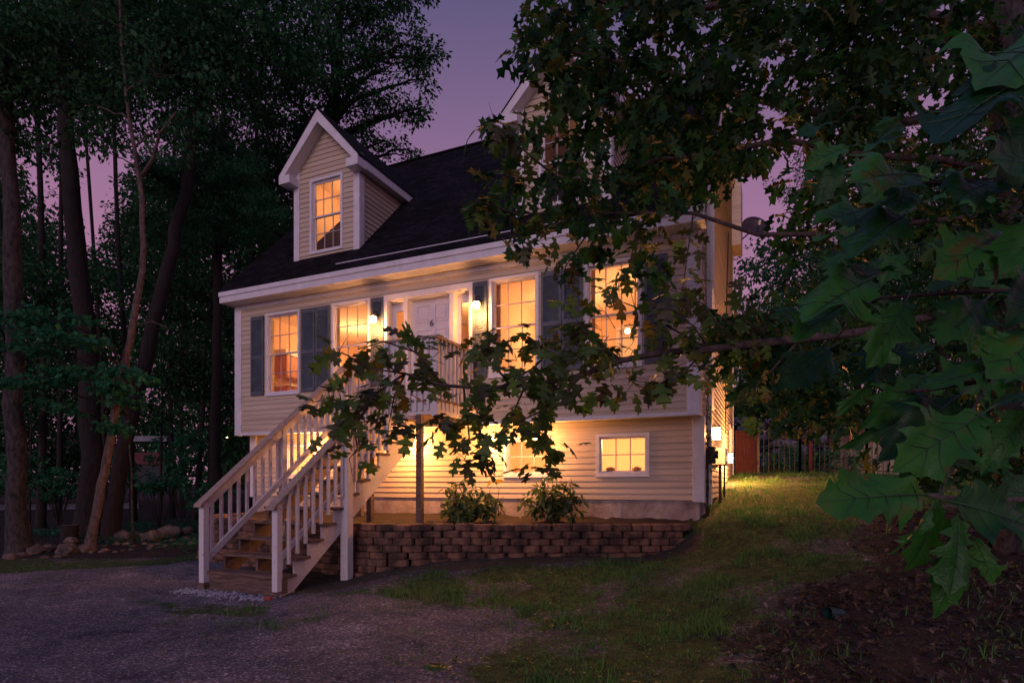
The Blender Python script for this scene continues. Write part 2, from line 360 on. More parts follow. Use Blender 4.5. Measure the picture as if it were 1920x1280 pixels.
# ---- windows
def rectgrid_box(mb, T, a,b,c,d, o0,o1):
    p = [T(a,c,o0),T(b,c,o0),T(b,c,o1),T(a,c,o1)]; q = [T(a,d,o0),T(b,d,o0),T(b,d,o1),T(a,d,o1)]
    mb.hexa(p,q); return mb
def window(T, u0,u1,z0,z1, cols, rows, hung, parent=None, cas=.052, depth=.15, kinds=None, name='window'):
    parent = parent or house
    mb = MB(); 
    for (a,b,c,d) in ((u0-cas,u0,z0-cas,z1+cas),(u1,u1+cas,z0-cas,z1+cas),(u0,u1,z1,z1+cas),(u0,u1,z0-cas,z0)): rectgrid_box(mb,T,a,b,c,d,-.005,.034)
    rectgrid_box(mb,T,u0-cas-.012,u1+cas+.012,z0-cas-.02,z0-cas+.004,-.005,.05)
    # reveal
    for (a,b,c,d) in ((u0-.002,u0+.012,z0,z1),(u1-.012,u1+.002,z0,z1),(u0+.012,u1-.012,z1-.012,z1),(u0+.012,u1-.012,z0,z0+.014)): rectgrid_box(mb,T,a,b,c,d,-depth,-.004)
    w = mb.build(name, M['trim'], parent)
    st = .021
    def sash(c,d,o,nc,nr):
        s = MB(); a,b = u0+.012,u1-.012
        for r in ((a,a+st,c,d),(b-st,b,c,d),(a+st,b-st,d-st,d),(a+st,b-st,c,c+st)): rectgrid_box(s,T,*r,o-.03,o)
        s.build('sash', M['sash'], w)
        g = MB(); A,B,C,D_ = a+st,b-st,c+st,d-st
        for k in range(1,nc): x = A+(B-A)*k/nc; rectgrid_box(g,T,x-.008,x+.008,C,D_,o-.022,o-.006)
        for k in range(1,nr): z = C+(D_-C)*k/nr; rectgrid_box(g,T,A,B,z-.008,z+.008,o-.021,o-.007)
        if nc>1 or nr>1: g.build('muntin', M['muntin'], w)
        MB().quad(T(A,C,o-.016),T(B,C,o-.016),T(B,D_,o-.016),T(A,D_,o-.016)).build('pane', M['glass'], w)
    if hung:
        m = (z0+z1)/2; sash(m-.02,z1-.012,-.02,cols,rows); sash(z0+.014,m+.02,-.052,cols,rows)
    else: sash(z0+.014,z1-.012,-.03,cols,rows)
    return w
for c_ in WINS: window(TF, c_-HWD,c_+HWD,*GZ,3,2,True)
for c_ in LW: window(TL, c_-LHW,c_+LHW,*LZ,3,2,False)
window(TS, *side_holes[0],3,2,True); window(TS,*side_holes[1],2,1,False); window(TS,*side_holes[2],2,2,True)

# ---- shutters
def shutter(u0,u1):
    z0,z1 = 3.355,5.055; s = MB(); fr = .045; mid = 4.16
    for r in ((u0,u0+fr,z0,z1),(u1-fr,u1,z0,z1),(u0+fr,u1-fr,z1-.09,z1),(u0+fr,u1-fr,z0,z0+.07),(u0+fr,u1-fr,mid-.035,mid+.035)): rectgrid_box(s,TF,*r,.018,.050)
    rectgrid_box(s,TF,u0+fr,u1-fr,z0+.07,z1-.09,.018,.026)
    for a,b in ((z0+.07,mid-.035),(mid+.035,z1-.09)):
        n = int((b-a)/.036)
        for k in range(n):
            z = a+(b-a)*k/n; h = (b-a)/n
            s.quad(TF(u0+fr,z,.046),TF(u1-fr,z,.046),TF(u1-fr,z+h*.95,.030),TF(u0+fr,z+h*.95,.030))
            s.quad(TF(u0+fr,z,.027),TF(u1-fr,z,.027),TF(u1-fr,z,.046),TF(u0+fr,z,.046))
    s.build('shutter', M['shutter'], house)
for a_,b_ in ((.46,.825),(1.87,2.235),(2.25,2.615),(3.64,3.93),(5.87,6.15),(7.18,7.545),(7.545+.01,7.91),(8.93,9.29)): shutter(a_,b_)

# ---- entry: recessed door with sidelights
en = MB(); u0,u1,z0,z1 = DOOR
for r in ((u0-.07,u0+.03,z0-.05,z1+.08),(u1-.03,u1+.07,z0-.05,z1+.08),(u0+.03,u1-.03,z1-.03,z1+.08)): rectgrid_box(en,TF,*r,-.005,.036)
for r in ((u0+.02,u0+.034,z0,z1-.03),(u1-.034,u1-.02,z0,z1-.03),(u0+.034,u1-.034,z1-.044,z1-.03)): rectgrid_box(en,TF,*r,-.22,-.003)
rectgrid_box(en,TF,u0,u1,z0-.06,z0+.02,-.22,.03)
for r in ((4.37,4.455,z0+.02,z1-.044),(5.365,5.45,z0+.02,z1-.044)): rectgrid_box(en,TF,*r,-.22,.0)
entry = en.build('entry_frame', M['trim'], house)
for a_,b_ in ((4.014,4.37),(5.45,5.786)):
    s = MB(); o0,o1 = -.2,-.16
    for r in ((a_,a_+.075,z0+.02,z1-.044),(b_-.075,b_,z0+.02,z1-.044),(a_+.075,b_-.075,z1-.2,z1-.044),(a_+.075,b_-.075,z0+.02,z0+.5)): rectgrid_box(s,TF,*r,o0,o1)
    sd_ = s.build('sidelight', M['door'], house)
    MB().quad(TF(a_+.075,z0+.5,-.18),TF(b_-.075,z0+.5,-.18),TF(b_-.075,z1-.2,-.18),TF(a_+.075,z1-.2,-.18)).build('pane', M['glass'], sd_)
    g = MB(); 
    for k in (1,2,3): z=z0+.5+(z1-.7-z0)*k/4; rectgrid_box(g,TF,a_+.075,b_-.075,z-.007,z+.007,-.175,-.165)
    g.build('muntin', M['muntin'], sd_)
dr = MB(); da,db,dc,dd = 4.455,5.365,z0+.02,z1-.044
rectgrid_box(dr,TF,da,db,dc,dd,-.2,-.15)
pans = []
for (ca,cb) in ((da+.11,(da+db)/2-.05),((da+db)/2+.05,db-.11)):
    for (pa,pb) in ((dc+.12,dc+.75),(dc+.92,dc+1.5),(dc+1.64,dd-.12)):
        for r in ((ca,ca+.02,pa,pb),(cb-.02,cb,pa,pb),(ca+.02,cb-.02,pb-.02,pb),(ca+.02,cb-.02,pa,pa+.02)): rectgrid_box(dr,TF,*r,-.15,-.138)
        rectgrid_box(dr,TF,ca+.05,cb-.05,pa+.05,pb-.05,-.15,-.142)
door = dr.build('door', M['door'], house, bevel=.003)
MB().lathe([(0,0),(.028,.0),(.034,.02),(.028,.045),(0,.055)],(0,0,0),12).build('handle', M['dark'], door, local=True).location = (0,0,0)
hd = door.children[0]; hd.rotation_euler = (rad(90),0,0); hd.location = Vector((db-.07,.15,dc+.95))-Vector(house.location); hd.location.y -= 0
def text_obj(txt, size, loc, parent, m, depth=.004):
    cu = bpy.data.curves.new('number','FONT'); cu.body = txt; cu.size = size; cu.extrude = depth; cu.align_x = 'CENTER'
    tmp = bpy.data.objects.new('tmp', cu); COL.objects.link(tmp); dg = bpy.context.evaluated_depsgraph_get()
    me = bpy.data.meshes.new_from_object(tmp.evaluated_get(dg)); bpy.data.objects.remove(tmp)
    o = bpy.data.objects.new('house_number', me); COL.objects.link(o); me.materials.clear(); me.materials.append(m)
    o.parent = parent; q = parent; off = Vector((0,0,0))
    while q is not None: off += q.location; q = q.parent
    o.location = Vector(loc)-off; o.rotation_euler = (rad(90),0,0); return o
text_obj('6', .175, (4.90,.146,4.43), door, M['dark'])

# ---- dormers
def dormer(u0):
    u1 = u0+1.67; yf = .26; zb = front_roof_z(yf); ze = 8.17; um = (u0+u1)/2; zr = 9.10
    T = lambda u,z,o: (u,yf-o,z)
    wa,wb,wz0,wz1 = um-.38,um+.38,6.34,7.80
    s = zr-.12
    hol = [(wa,wb,wz0,wz1)]
    mb = MB(); clap(mb, T, u0+.02, u1-.02, zb-.06, s, hol, lambda z: (u0+.02,u1-.02) if z < ze else (um-(s-z)*(um-u0)/(s-ze), um+(s-z)*(u1-um)/(s-ze)))
    # cheeks follow the roof
    for x,sg in ((u0,-1),(u1,1)):
        TT = lambda u,z,o,x=x,sg=sg: (x+sg*o,u,z)
        clap(mb, TT, yf, 3, zb, ze, (), lambda z: (yf,(z-5.61)/ROOF_S-.35+.06))
    d = mb.build('dormer', M['siding'], house)
    # inside of dormer
    i = MB(); t=.06
    i.quad((u0+t,yf+.1,6.3),(u0+t,2.1,6.3),(u0+t,2.1,ze-.1),(u0+t,yf+.1,ze-.02)); i.quad((u1-t,yf+.1,6.3),(u1-t,2.1,6.3),(u1-t,2.1,ze-.1),(u1-t,yf+.1,ze-.02))
    i.quad((u0+t,2.1,6.3),(u1-t,2.1,6.3),(u1-t,2.1,ze-.1),(u0+t,2.1,ze-.1)); i.quad((u0+t,yf+.1,ze-.02),(u1-t,yf+.1,ze-.02),(u1-t,2.1,ze-.1),(u0+t,2.1,ze-.1))
    i.quad((u0+t,yf+.1,6.3),(u1-t,yf+.1,6.3),(u1-t,2.1,6.3),(u0+t,2.1,6.3))
    for (a,b,c,e) in rects_minus(u0+t,u1-t,6.3,wz1+.001,hol): i.quad((a,yf+.1,c),(b,yf+.1,c),(b,yf+.1,e),(a,yf+.1,e))
    i.build('dormer_room', M['room'], d)
    # corner boards
    for (x0,x1) in ((u0-.03,u0+.12),(u1-.12,u1+.03)):
        c = MB(); y1 = yf+.13
        c.box(x0,x1,yf-.034,yf,zb-.05,ze-.02)
        xs = (x0,x0+.016) if x0<um else (x1-.016,x1)
        zz = front_roof_z(y1)
        c.hexa([(xs[0]-.002,yf,zb-.03),(xs[1]+.002,yf,zb-.03),(xs[1]+.002,y1,zz-.03),(xs[0]-.002,y1,zz-.03)],[(xs[0]-.002,yf,ze),(xs[1]+.002,yf,ze),(xs[1]+.002,y1,ze),(xs[0]-.002,y1,ze)])
        c.build('dormer_corner_board', M['trim'], d)
    # roof
    oh = .20; yo = yf-.30; slope = (zr-ze)/((u1-u0)/2); zedge = zr-slope*((u1-u0)/2+oh)
    def yroof(z): return (z-5.61)/ROOF_S-.35
    r = MB()
    for sg in (-1,1):
        xe = um+sg*((u1-u0)/2+oh)
        p = [Vector((um,yo,zr+.03)),Vector((xe,yo,zedge+.03)),Vector((xe,yroof(zedge)+.02,zedge+.03)),Vector((um,yroof(zr)+.05,zr+.03))]
        r.poly(p); q=[v+Vector((0,0,-.03)) for v in p]; r.poly(q); r.quad(p[0],p[1],q[1],q[0]); r.quad(p[1],p[2],q[2],q[1])
    ro = r.build('dormer_roof', M['roof'], d); set_uv(ro, lambda v: (v.y, v.z*1.4))
    tr = MB()
    for sg in (-1,1):
        xe = um+sg*((u1-u0)/2+oh-.01); hw = (u1-u0)/2+oh-.01
        w_ = .20
        # rake board on the gable
        tr.hexa([(um,yo+.012,zr-.005-w_*1.25),(um,yo+.042,zr-.005-w_*1.25),(um,yo+.042,zr-.004),(um,yo+.012,zr-.004)],
                [(xe,yo+.012,zr-slope*hw-.004-w_*.9),(xe,yo+.042,zr-slope*hw-.004-w_*.9),(xe,yo+.042,zr-slope*hw-.004),(xe,yo+.012,zr-slope*hw-.004)])
        # rake soffit
        tr.quad((um,yo+.042,zr-w_),(xe,yo+.042,zr-slope*hw-w_*.9),(xe,yf-.002,zr-slope*hw-w_*.9),(um,yf-.002,zr-w_))
        # boxed return
        xi = um+sg*((u1-u0)/2-.10); z_ = zr-slope*hw
        a,b = (xe-.002,xi) if sg<0 else (xi,xe+.002)
        tr.box(a,b,yo+.004,yf-.036,z_-.20,z_-.03)
        tr.hexa([(min(xi,um+sg*.6),yo+.008,z_-.03),(max(a,b) if sg>0 else b,yo+.008,z_-.03),(max(a,b) if sg>0 else b,yo+.04,z_-.03),(min(xi,um+sg*.6),yo+.04,z_-.03)],
                [(xi-.001,yo+.008,z_+.12),(xi+.001,yo+.008,z_+.12),(xi+.001,yo+.04,z_+.12),(xi-.001,yo+.04,z_+.12)]) if False else None
        # eave fascia along the side
        xa,xb = sorted((xe-sg*.0,xe-sg*.028)); ye = yroof(z_)+.0
        tr.hexa([(xa,yf-.036,z_-.17),(xb,yf-.036,z_-.17),(xb,yroof(z_-.17),z_-.17),(xa,yroof(z_-.17),z_-.17)],[(xa,yf-.036,z_-.002),(xb,yf-.036,z_-.002),(xb,ye,z_-.002),(xa,ye,z_-.002)])
        xw = um+sg*((u1-u0)/2); xa,xb = sorted((xe-sg*.028,xw)); 
        tr.quad((xa,yf-.036,z_-.165),(xb,yf-.036,z_-.165),(xb,yroof(z_-.165),z_-.165),(xa,yroof(z_-.165),z_-.165))
    tr.build('dormer_trim', M['trim'], d)
    # window as sub-parts of the dormer
    cas=.055; mb = MB()
    for (a,b,c,e) in ((wa-cas,wa,wz0-cas,wz1+cas),(wb,wb+cas,wz0-cas,wz1+cas),(wa,wb,wz1,wz1+cas),(wa,wb,wz0-cas,wz0)): rectgrid_box(mb,T,a,b,c,e,-.005,.034)
    for (a,b,c,e) in ((wa-.002,wa+.012,wz0,wz1),(wb-.012,wb+.002,wz0,wz1),(wa+.012,wb-.012,wz1-.012,wz1),(wa+.012,wb-.012,wz0,wz0+.014)): rectgrid_box(mb,T,a,b,c,e,-.11,-.004)
    mb.build('window_frame', M['trim'], d)
    m = (wz0+wz1)/2
    for (c,e,o) in ((m-.02,wz1-.012,-.02),(wz0+.014,m+.02,-.052)):
        s_ = MB(); a,b=wa+.012,wb-.012; st=.032
        for q in ((a,a+st,c,e),(b-st,b,c,e),(a+st,b-st,e-st,e),(a+st,b-st,c,c+st)): rectgrid_box(s_,T,*q,o-.03,o)
        s_.build('sash', M['sash'], d)
        g = MB(); A,B,C,D_=a+st,b-st,c+st,e-st
        for k in (1,2): x=A+(B-A)*k/3; rectgrid_box(g,T,x-.008,x+.008,C,D_,o-.022,o-.006)
        z=(C+D_)/2; rectgrid_box(g,T,A,B,z-.008,z+.008,o-.021,o-.007)
        g.build('muntin', M['muntin'], d)
        MB().quad(T(A,C,o-.016),T(B,C,o-.016),T(B,D_,o-.016),T(A,D_,o-.016)).build('pane', M['glass'], d)
    return d
dormer(1.45); dormer(6.63)

# ---- rooms
def room(x0,x1,y0,y1,z0,z1,holes,yf,sideholes=None):
    m = MB()
    for (a,b,c,d) in rects_minus(x0,x1,z0,z1,holes): m.quad((a,y0,c),(b,y0,c),(b,y0,d),(a,y0,d))
    m.quad((x0,y1,z0),(x1,y1,z0),(x1,y1,z1),(x0,y1,z1)); m.quad((x0,y0,z0),(x0,y1,z0),(x0,y1,z1),(x0,y0,z1))
    if sideholes:
        for (a,b,c,d) in rects_minus(y0,y1,z0,z1,sideholes): m.quad((x1,a,c),(x1,b,c),(x1,b,d),(x1,a,d))
    else: m.quad((x1,y0,z0),(x1,y1,z0),(x1,y1,z1),(x1,y0,z1))
    m.build('room_wall', M['room'], house)
    MB().quad((x0,y0,z1),(x1,y0,z1),(x1,y1,z1),(x0,y1,z1)).build('room_ceiling', M['ceil'], house)
    MB().quad((x0,y0,z0),(x1,y0,z0),(x1,y1,z0),(x0,y1,z0)).build('room_floor', M['floor'], house)
room(.08,3.88,.15,4.2,ZF-.01,5.30,up_holes,0); room(3.92,5.88,.225,4.2,ZF-.01,5.30,[(3.98,5.82,ZF-.01,4.99)],0)
room(5.92,HW-.12,.15,4.2,ZF-.01,5.30,up_holes,0,[side_holes[0]])
room(.1,4.9,YL+.15,4.2,.95,2.5,lo_holes,0); room(4.94,HW-.12,YL+.15,4.2,.95,2.5,lo_holes,0)
room(6.0,HW-.12,4.3,HD-.1,.95,2.5+.5,[],0,[side_holes[1]])
def lamp(name, loc, power, r=.06, col=(1,.48,.19)):
    l = bpy.data.lights.new(name,'POINT'); l.energy = power; l.shadow_soft_size = r; l.color = col
    o = bpy.data.objects.new(name, l); COL.objects.link(o); o.location = loc; return o
for i_,(x,y,z,p) in enumerate(((1.4,2.3,4.7,95),(3.0,2.6,4.75,60),(4.9,1.6,4.8,55),(6.9,2.2,4.6,90),(8.7,1.6,4.35,75),
        (1.6,1.9,2.2,50),(3.6,2.0,2.2,50),(6.3,1.8,2.25,60),(8.3,1.9,2.25,60),(8.5,6.2,2.5,30))):
    lamp('room_light', (x,y,z), p*(.90 if z>3 else 3.0), .06, (1,.44,.16) if z>3 else (1,.48,.19))
for u in (1.45,6.63):
    lamp('dormer_light', (u+.9,1.2,7.6), 30 if u<2 else 1.5)
# furniture seen through the panes
def cab(name,label,boxes,m,loc):
    t = thing(name,label,'cabinet',loc); 
    b0 = MB()
    for bx in boxes[0]: b0.box(*bx)
    b0.build('cabinet_body', M[m], t); b1 = MB()
    for bx in boxes[1]: b1.box(*bx)
    b1.build('counter', M['white'], t); return t
c_ = thing('wall_cabinet','brown kitchen wall cabinets behind the leftmost upstairs window','cabinet',(.3,2,4.0))
for k in range(4): MB().box(.09,.45,1.0+k*.6,1.58+k*.6,3.95,4.45).build('cabinet_door', M['cabinet'], c_, bevel=.01)
MB().box(.09,.42,1.0,3.4,4.47,4.60).build('cornice', M['white'], c_)
c_ = thing('kitchen_counter','white worktop on orange brown units in the leftmost lit room','counter',(.4,2,2.9))
MB().box(.09,.68,.8,3.6,2.86,3.68).build('counter_unit', M['cabinet'], c_); MB().box(.09,.72,.8,3.65,3.69,3.74).build('worktop', M['white'], c_)
c_ = thing('pendant_lamp','small hanging lamp glowing inside the left dormer window','lamp',(2.2,.95,7.3))
MB().tube([(2.2,.95,7.98),(2.2,.95,7.62)],.008,5).build('cord', M['dark'], c_); MB().lathe([(.02,.3),(.05,.26),(.09,.16),(.1,.12)],(2.2,.95,7.3),10).build('lamp_shade', M['dark'], c_)
c_ = thing('dining_lamp','bright double lamp in the rightmost upstairs window','lamp',(8.5,1.3,4.1))
for dx in (-.14,.14): MB().lathe([(0,.06),(.035,.05),(.05,0),(.035,-.03),(0,-.04)],(8.5+dx,1.3,4.24),12).build('lamp_shade', M['bulb'], c_, smooth=True)
MB().tube([(8.3,1.3,4.35),(8.7,1.3,4.35)],.012,6).tube([(8.5,1.3,5.29),(8.5,1.3,4.35)],.01,6).build('lamp_rod', M['dark'], c_)
c_ = thing('wall_picture','dark framed picture on the wall inside the second upstairs window from the left','picture',(2.9,4.15,4.3))
MB().box(2.2,2.9,4.16,4.19,4.1,4.75).build('picture_frame', M['cabinet'], c_); MB().box(2.26,2.84,4.15,4.159,4.16,4.69).build('picture_face', M['curtain'], c_)
def drape(label,xa,xb):
    t = thing('curtain', label, 'curtain', ((xa+xb)/2,.19,3.3)); m = MB(); n_=int((xb-xa)/.02)
    for k in range(n_): a=xa+(xb-xa)*k/n_; b=xa+(xb-xa)*(k+1)/n_; ya=.20+.018*math.sin(k*1.3); yb=.20+.018*math.sin((k+1)*1.3); m.quad((a,ya,3.3),(b,yb,3.3),(b,yb,5.1),(a,ya,5.1))
    m.build('curtain_cloth', M['curtain'], t, smooth=True)
drape('narrow curtain at the left edge of the rightmost upstairs window',7.93,8.06); drape('narrow curtain at the right edge of the upstairs window right of the front door',6.98,7.12)
drape('narrow curtain at the left edge of the upstairs window right of the front door',6.2,6.31)
c_ = thing('open_door','white inner door standing open behind the rightmost upstairs window','door',(8.0,4.1,2.86))
MB().box(7.55,8.3,4.12,4.18,2.86,4.9).build('door_leaf', M['white'], c_, bevel=.01); MB().box(7.45,7.54,4.1,4.19,2.86,5.0).box(8.31,8.4,4.1,4.19,2.86,5.0).box(7.45,8.4,4.1,4.19,5.005,5.09).build('door_casing', M['trim'], c_)
def sillitem(x,kind,lab):
    t = thing(kind,lab,'ornament' if kind!='flower_pot' else 'pot',(x,YL+.09,1.656))
    if kind=='basket': MB().lathe([(.05,0),(.075,.01),(.085,.06),(.07,.062),(.06,.02),(0,.02)],(x,YL+.09,1.657),12).build('basket_bowl', M['cabinet'], t); MB().tube([(x-.08,YL+.09,1.71),(x,YL+.09,1.735),(x+.08,YL+.09,1.71)],.012,6).build('basket_handle', M['terracotta'], t)
    else: MB().lathe([(.03,0),(.045,.05),(.04,.05),(.03,.03),(0,.03)],(x,YL+.09,1.657),12).build('pot_body', M['terracotta'], t)
for x,k,lb in ((8.25,'basket','small brown basket on the left of the rightmost basement window sill'),(8.7,'basket','shallow red brown basket on the right of the rightmost basement window sill'),
    (6.5,'basket','little basket on the sill of the basement window behind the shrubs'),(6.97,'flower_pot','tiny red pot on the sill of the basement window behind the shrubs')): sillitem(x,k,lb)

# ---- entry wall lanterns
def coach(x, z, label, power):
    t = thing('wall_lantern', label, 'wall lamp', (x,-.05,z), 'brass lanterns beside the front door')
    MB().lathe([(.0,0),(.05,0),(.05,.012),(.02,.03),(0,.03)],(0,0,0),12).build('backplate', M['dark'], t, local=True)
    bpz = [c for c in t.children][0]; bpz.rotation_euler = (rad(90),0,0); bpz.location = (0,0,.08)
    pts = [(x,-.06,z+.08),(x+.03,-.10,z+.15),(x+.02,-.15,z+.17),(x,-.17,z+.12)]
    MB().tube(pts,.010,6).tube([(x,-.17,z+.12),(x,-.17,z+.085)],.008,6).build('arm', M['dark'], t)
    c=(x,-.17,z)
    MB().lathe([(.045,-.07),(.062,-.02),(.066,.03),(.05,.06),(.0,.07)],c,8).lathe([(.0,-.085),(.045,-.07)],c,8).build('glass_shade', M['lampglass'], t)
    MB().lathe([(.075,.055),(.06,.08),(.02,.10),(.0,.12)],c,8).lathe([(.0,-.12),(.012,-.105),(.02,-.085),(.046,-.071)],c,8).build('lantern_cap', M['dark'], t)
    for k in range(4):
        a=k*math.pi/2+.4; MB().tube([(c[0]+.05*math.cos(a),c[1]+.05*math.sin(a),z-.07),(c[0]+.07*math.cos(a),c[1]+.07*math.sin(a),z+.04)],.004,4).build('cage_bar', M['dark'], t)
    lamp('lantern_light', (x,-.19,z-.15), power, .05, (1,.37,.10))
coach(3.79,4.60,'glowing lantern on the shutter left of the front door',52)
coach(6.01,4.60,'glowing lantern on the shutter right of the front door',52)
def flood(x,z,label,power):
    t = thing('flood_lamp', label, 'wall lamp', (x,YL,z), 'lamps under the overhang')
    MB().box(x-.05,x+.05,YL-.05,YL-.021,z-.05,z+.05).build('mount', M['trim'], t)
    for s_ in (-1,1):
        MB().tube([(x+s_*.03,YL-.05,z),(x+s_*.06,YL-.09,z-.01)],.015,6).build('arm', M['trim'], t)
        MB().lathe([(0,.06),(.03,.05),(.045,0),(.04,-.01),(0,-.012)],(x+s_*.07,YL-.11,z-.03),12).build('lamp_head', M['bulb'], t)
    lamp('flood_light', (x,YL-.36,z-.14), power*1.25, .05, (1,.37,.10))
flood(4.42,2.33,'bright basement lamp on the wall under the porch deck beside the stairs',105)
flood(6.04,2.30,'bright basement lamp left of the middle basement window under the overhang',68)
flood(1.9,2.33,'bright basement lamp at the left end under the overhang behind the stairs',65)
t = thing('hanging_lamp','small bare bulb lamp hanging below the overhang before the middle basement window','lamp',(7.0,.14,2.27),'lamps under the overhang')
MB().lathe([(0,.05),(.03,.04),(.04,0),(.03,-.03),(0,-.04)],(7.0,.14,2.27),12).build('bulb', M['bulb'], t, smooth=True)
MB().tube([(7.0,.14,2.31),(7.0,.14,2.528)],.012,6).build('stem', M['trim'], t); MB().lathe([(0,.0),(.05,0),(.05,.02),(0,.02)],(7.0,.14,2.505),12).build('ceiling_plate', M['trim'], t)
lamp('hanging_light', (7.0,.08,2.15), 60, .05, (1,.37,.10))
def box_lantern(y,z,label,power):
    x = HW+.02
    t = thing('wall_lantern', label, 'wall lamp', (x,y,z), 'box lanterns on the side wall')
    MB().box(x,x+.03,y-.06,y+.06,z-.06,z+.16).build('backplate', M['dark'], t)
    MB().box(x+.04,x+.16,y-.06,y+.06,z-.12,z+.10).build('glass_shade', M['lampglass2'], t)
    b = MB(); b.box(x+.03,x+.17,y-.07,y+.07,z+.101,z+.125)
    b.box(x+.035,x+.165,y-.065,y+.065,z-.135,z-.121).build('lantern_cap', M['dark'], t)
    lamp('lantern_light', (x+.26,y,z), power, .06, (1,.38,.11))
box_lantern(1.75,2.36,'square lantern on the side wall near the corner above the meter boxes',85)
box_lantern(5.2,2.06,'square lantern further back on the side wall beside the lawn',480)
# meters and pipes on the side
t = thing('electric_meter','dark grey meter box low on the side wall behind the corner board','meter',(HW,1.1,1.9))
MB().box(HW+.022,HW+.15,.95,1.25,1.8,2.08).build('meter_box', M['dark'], t, bevel=.01); MB().tube([(HW+.15,1.1,1.95),(HW+.2,1.1,1.95)],.07,12).build('meter_dial', M['dark'], t)
t = thing('service_cabinet','white utility cabinet on the side wall below the square lantern','cabinet',(HW,3,1.9))
MB().box(HW+.022,HW+.22,2.4,3.4,1.82,2.14).build('cabinet_box', M['white'], t, bevel=.01); MB().box(HW+.222,HW+.24,2.86,2.94,1.84,2.1).build('cabinet_seam', M['sash'], t)
t = thing('drain_pipe','dark pipe running down the side wall from the white cabinet','pipe',(HW,2.6,1.0))
MB().tube([(HW+.12,2.5,1.82),(HW+.12,2.5,.9)],.03,8).build('pipe_run', M['dark'], t); MB().tube([(HW+.14,3.3,1.82),(HW+.14,3.3,1.1)],.02,8).build('pipe_run', M['dark'], t)
# satellite dish
dp = Vector((HW+.55,HD+.05,8.55)); t = thing('satellite_dish','dark satellite dish on the rear edge of the side wall against the sky','satellite dish',dp)
me = MB(); n=18; ax = Vector((.35,-.85,.35)).normalized(); aa = ax.cross(Vector((0,0,1))).normalized(); bb = aa.cross(ax)
rings=[]
for r_,h_ in ((0.001,0),(.12,.01),(.24,.045),(.34,.09),(.345,.08)):
    rings.append((r_,h_))
for r_,h_ in rings:
    for j in range(n): me.v.append(tuple(dp+ax*h_+(aa*math.cos(2*math.pi*j/n)+bb*.92*math.sin(2*math.pi*j/n))*r_))
for k in range(len(rings)-1):
    for j in range(n): me.f.append((k*n+j,k*n+(j+1)%n,(k+1)*n+(j+1)%n,(k+1)*n+j))
me.build('reflector', M['dish'], t, smooth=True)
MB().tube([dp-bb*.33+ax*.06,dp-bb*.2+ax*.38],.012,6).build('arm', M['dark'], t); MB().tube([dp-bb*.22+ax*.34,dp-bb*.16+ax*.44],.035,8).build('feed_horn', M['sash'], t)
MB().tube([dp-ax*.01,dp-ax*.1,Vector((HW+.2,HD-.05,8.2)),Vector((HW+.1,HD-.1,8.2))],.022,6).build('mount', M['dark'], t)
# ================================================================== STAIRS AND PORCH
SX0, SX1, SY, RISE, RUN, NT = 3.64, 4.93, -3.70, .2117, .262, 12
st = thing('staircase', 'white painted wooden porch staircase with weathered treads and peeling rails', 'staircase', (4.3,-3.7,0))
for k in range(NT):
    y = SY+RUN*k; z = .26+RISE*k
    MB().box(SX0+.045 if k==0 else SX0-.02,SX1+.085,y-.02,y+.275,z-.038,z).build('tread', M['wood'], st, bevel=.006)
MB().box(SX0+.046,SX1+.04,SY+.01,SY+.05,.0,.221).build('riser', M['wood'], st, bevel=.004)
def stringer(x0,x1,m,name='stringer'):
    pts = []; 
    for k in range(NT):
        y = SY+RUN*k; z = .26+RISE*k-.0385
        pts += [(x0,y+.02,z),(x0,y+RUN+.018,z)]
    pts.append((x0,SY+RUN*NT+.02,2.76)); pts.append((x0,SY+RUN*NT+.02,2.2))
    pts += [(x0,SY+.22,.0),(x0,SY+.02,.0)]
    MB().prism(pts,(x1-x0,0,0)).build(name, m, st)
stringer(SX1+.002,SX1+.040,M['peel']); stringer(SX0,SX0+.038,M['wood']); stringer((SX0+SX1)/2-.02,(SX0+SX1)/2+.02,M['wood'],'centre_stringer')
zc = lambda y: 1.25+RISE/RUN*(y-SY)
def slope_board(x0,x1,ya,yb,o0,o1,name,m,bev=.004):
    MB().hexa([(x0,ya,zc(ya)+o0),(x1,ya,zc(ya)+o0),(x1,ya,zc(ya)+o1),(x0,ya,zc(ya)+o1)],[(x0,yb,zc(yb)+o0),(x1,yb,zc(yb)+o0),(x1,yb,zc(yb)+o1),(x0,yb,zc(yb)+o1)]).build(name,m,st,bevel=bev)
def post(x,y,z0,z1,w=.092,m='peel',name='post'): MB().box(x-w/2,x+w/2,y-w/2,y+w/2,z0,z1).build(name, M[m], st, bevel=.005)
post(SX0,SY-.03,.10,1.20); post(SX0,SY-.03,-.02,.098,.094,'wood','post_foot'); post(SX1+.045,SY-.03,.07,1.20); post(SX1+.045,SY+.05,-.02,.22,.10,'wood','post_foot')
post(SX0-.02,-2.28,0,zc(-2.28)-.03); post(SX1+.09,-2.43,-.1,zc(-2.40)-.03,.13); post(SX0-.02,-.60,.8,3.75)
post(SX1+.085,-1.42,2.0,3.74)
slope_board(SX0-.07,SX0+.07,SY-.14,-.58,-.005,.033,'handrail',M['railcap']); slope_board(SX1-.025,SX1+.115,SY-.16,-1.36,-.005,.033,'handrail',M['railcap'])
slope_board(SX0-.018,SX0+.018,SY+.02,-.58,-.155,-.006,'upper_rail',M['peel']); slope_board(SX1+.025,SX1+.062,SY+.02,-1.36,-.12,-.006,'upper_rail',M['peel'])
slope_board(SX0-.018,SX0+.018,SY+.02,-.58,-.90,-.79,'lower_rail',M['peel']); slope_board(SX1+.025,SX1+.062,SY+.02,-1.36,-.83,-.74,'lower_rail',M['peel'])
n = 20
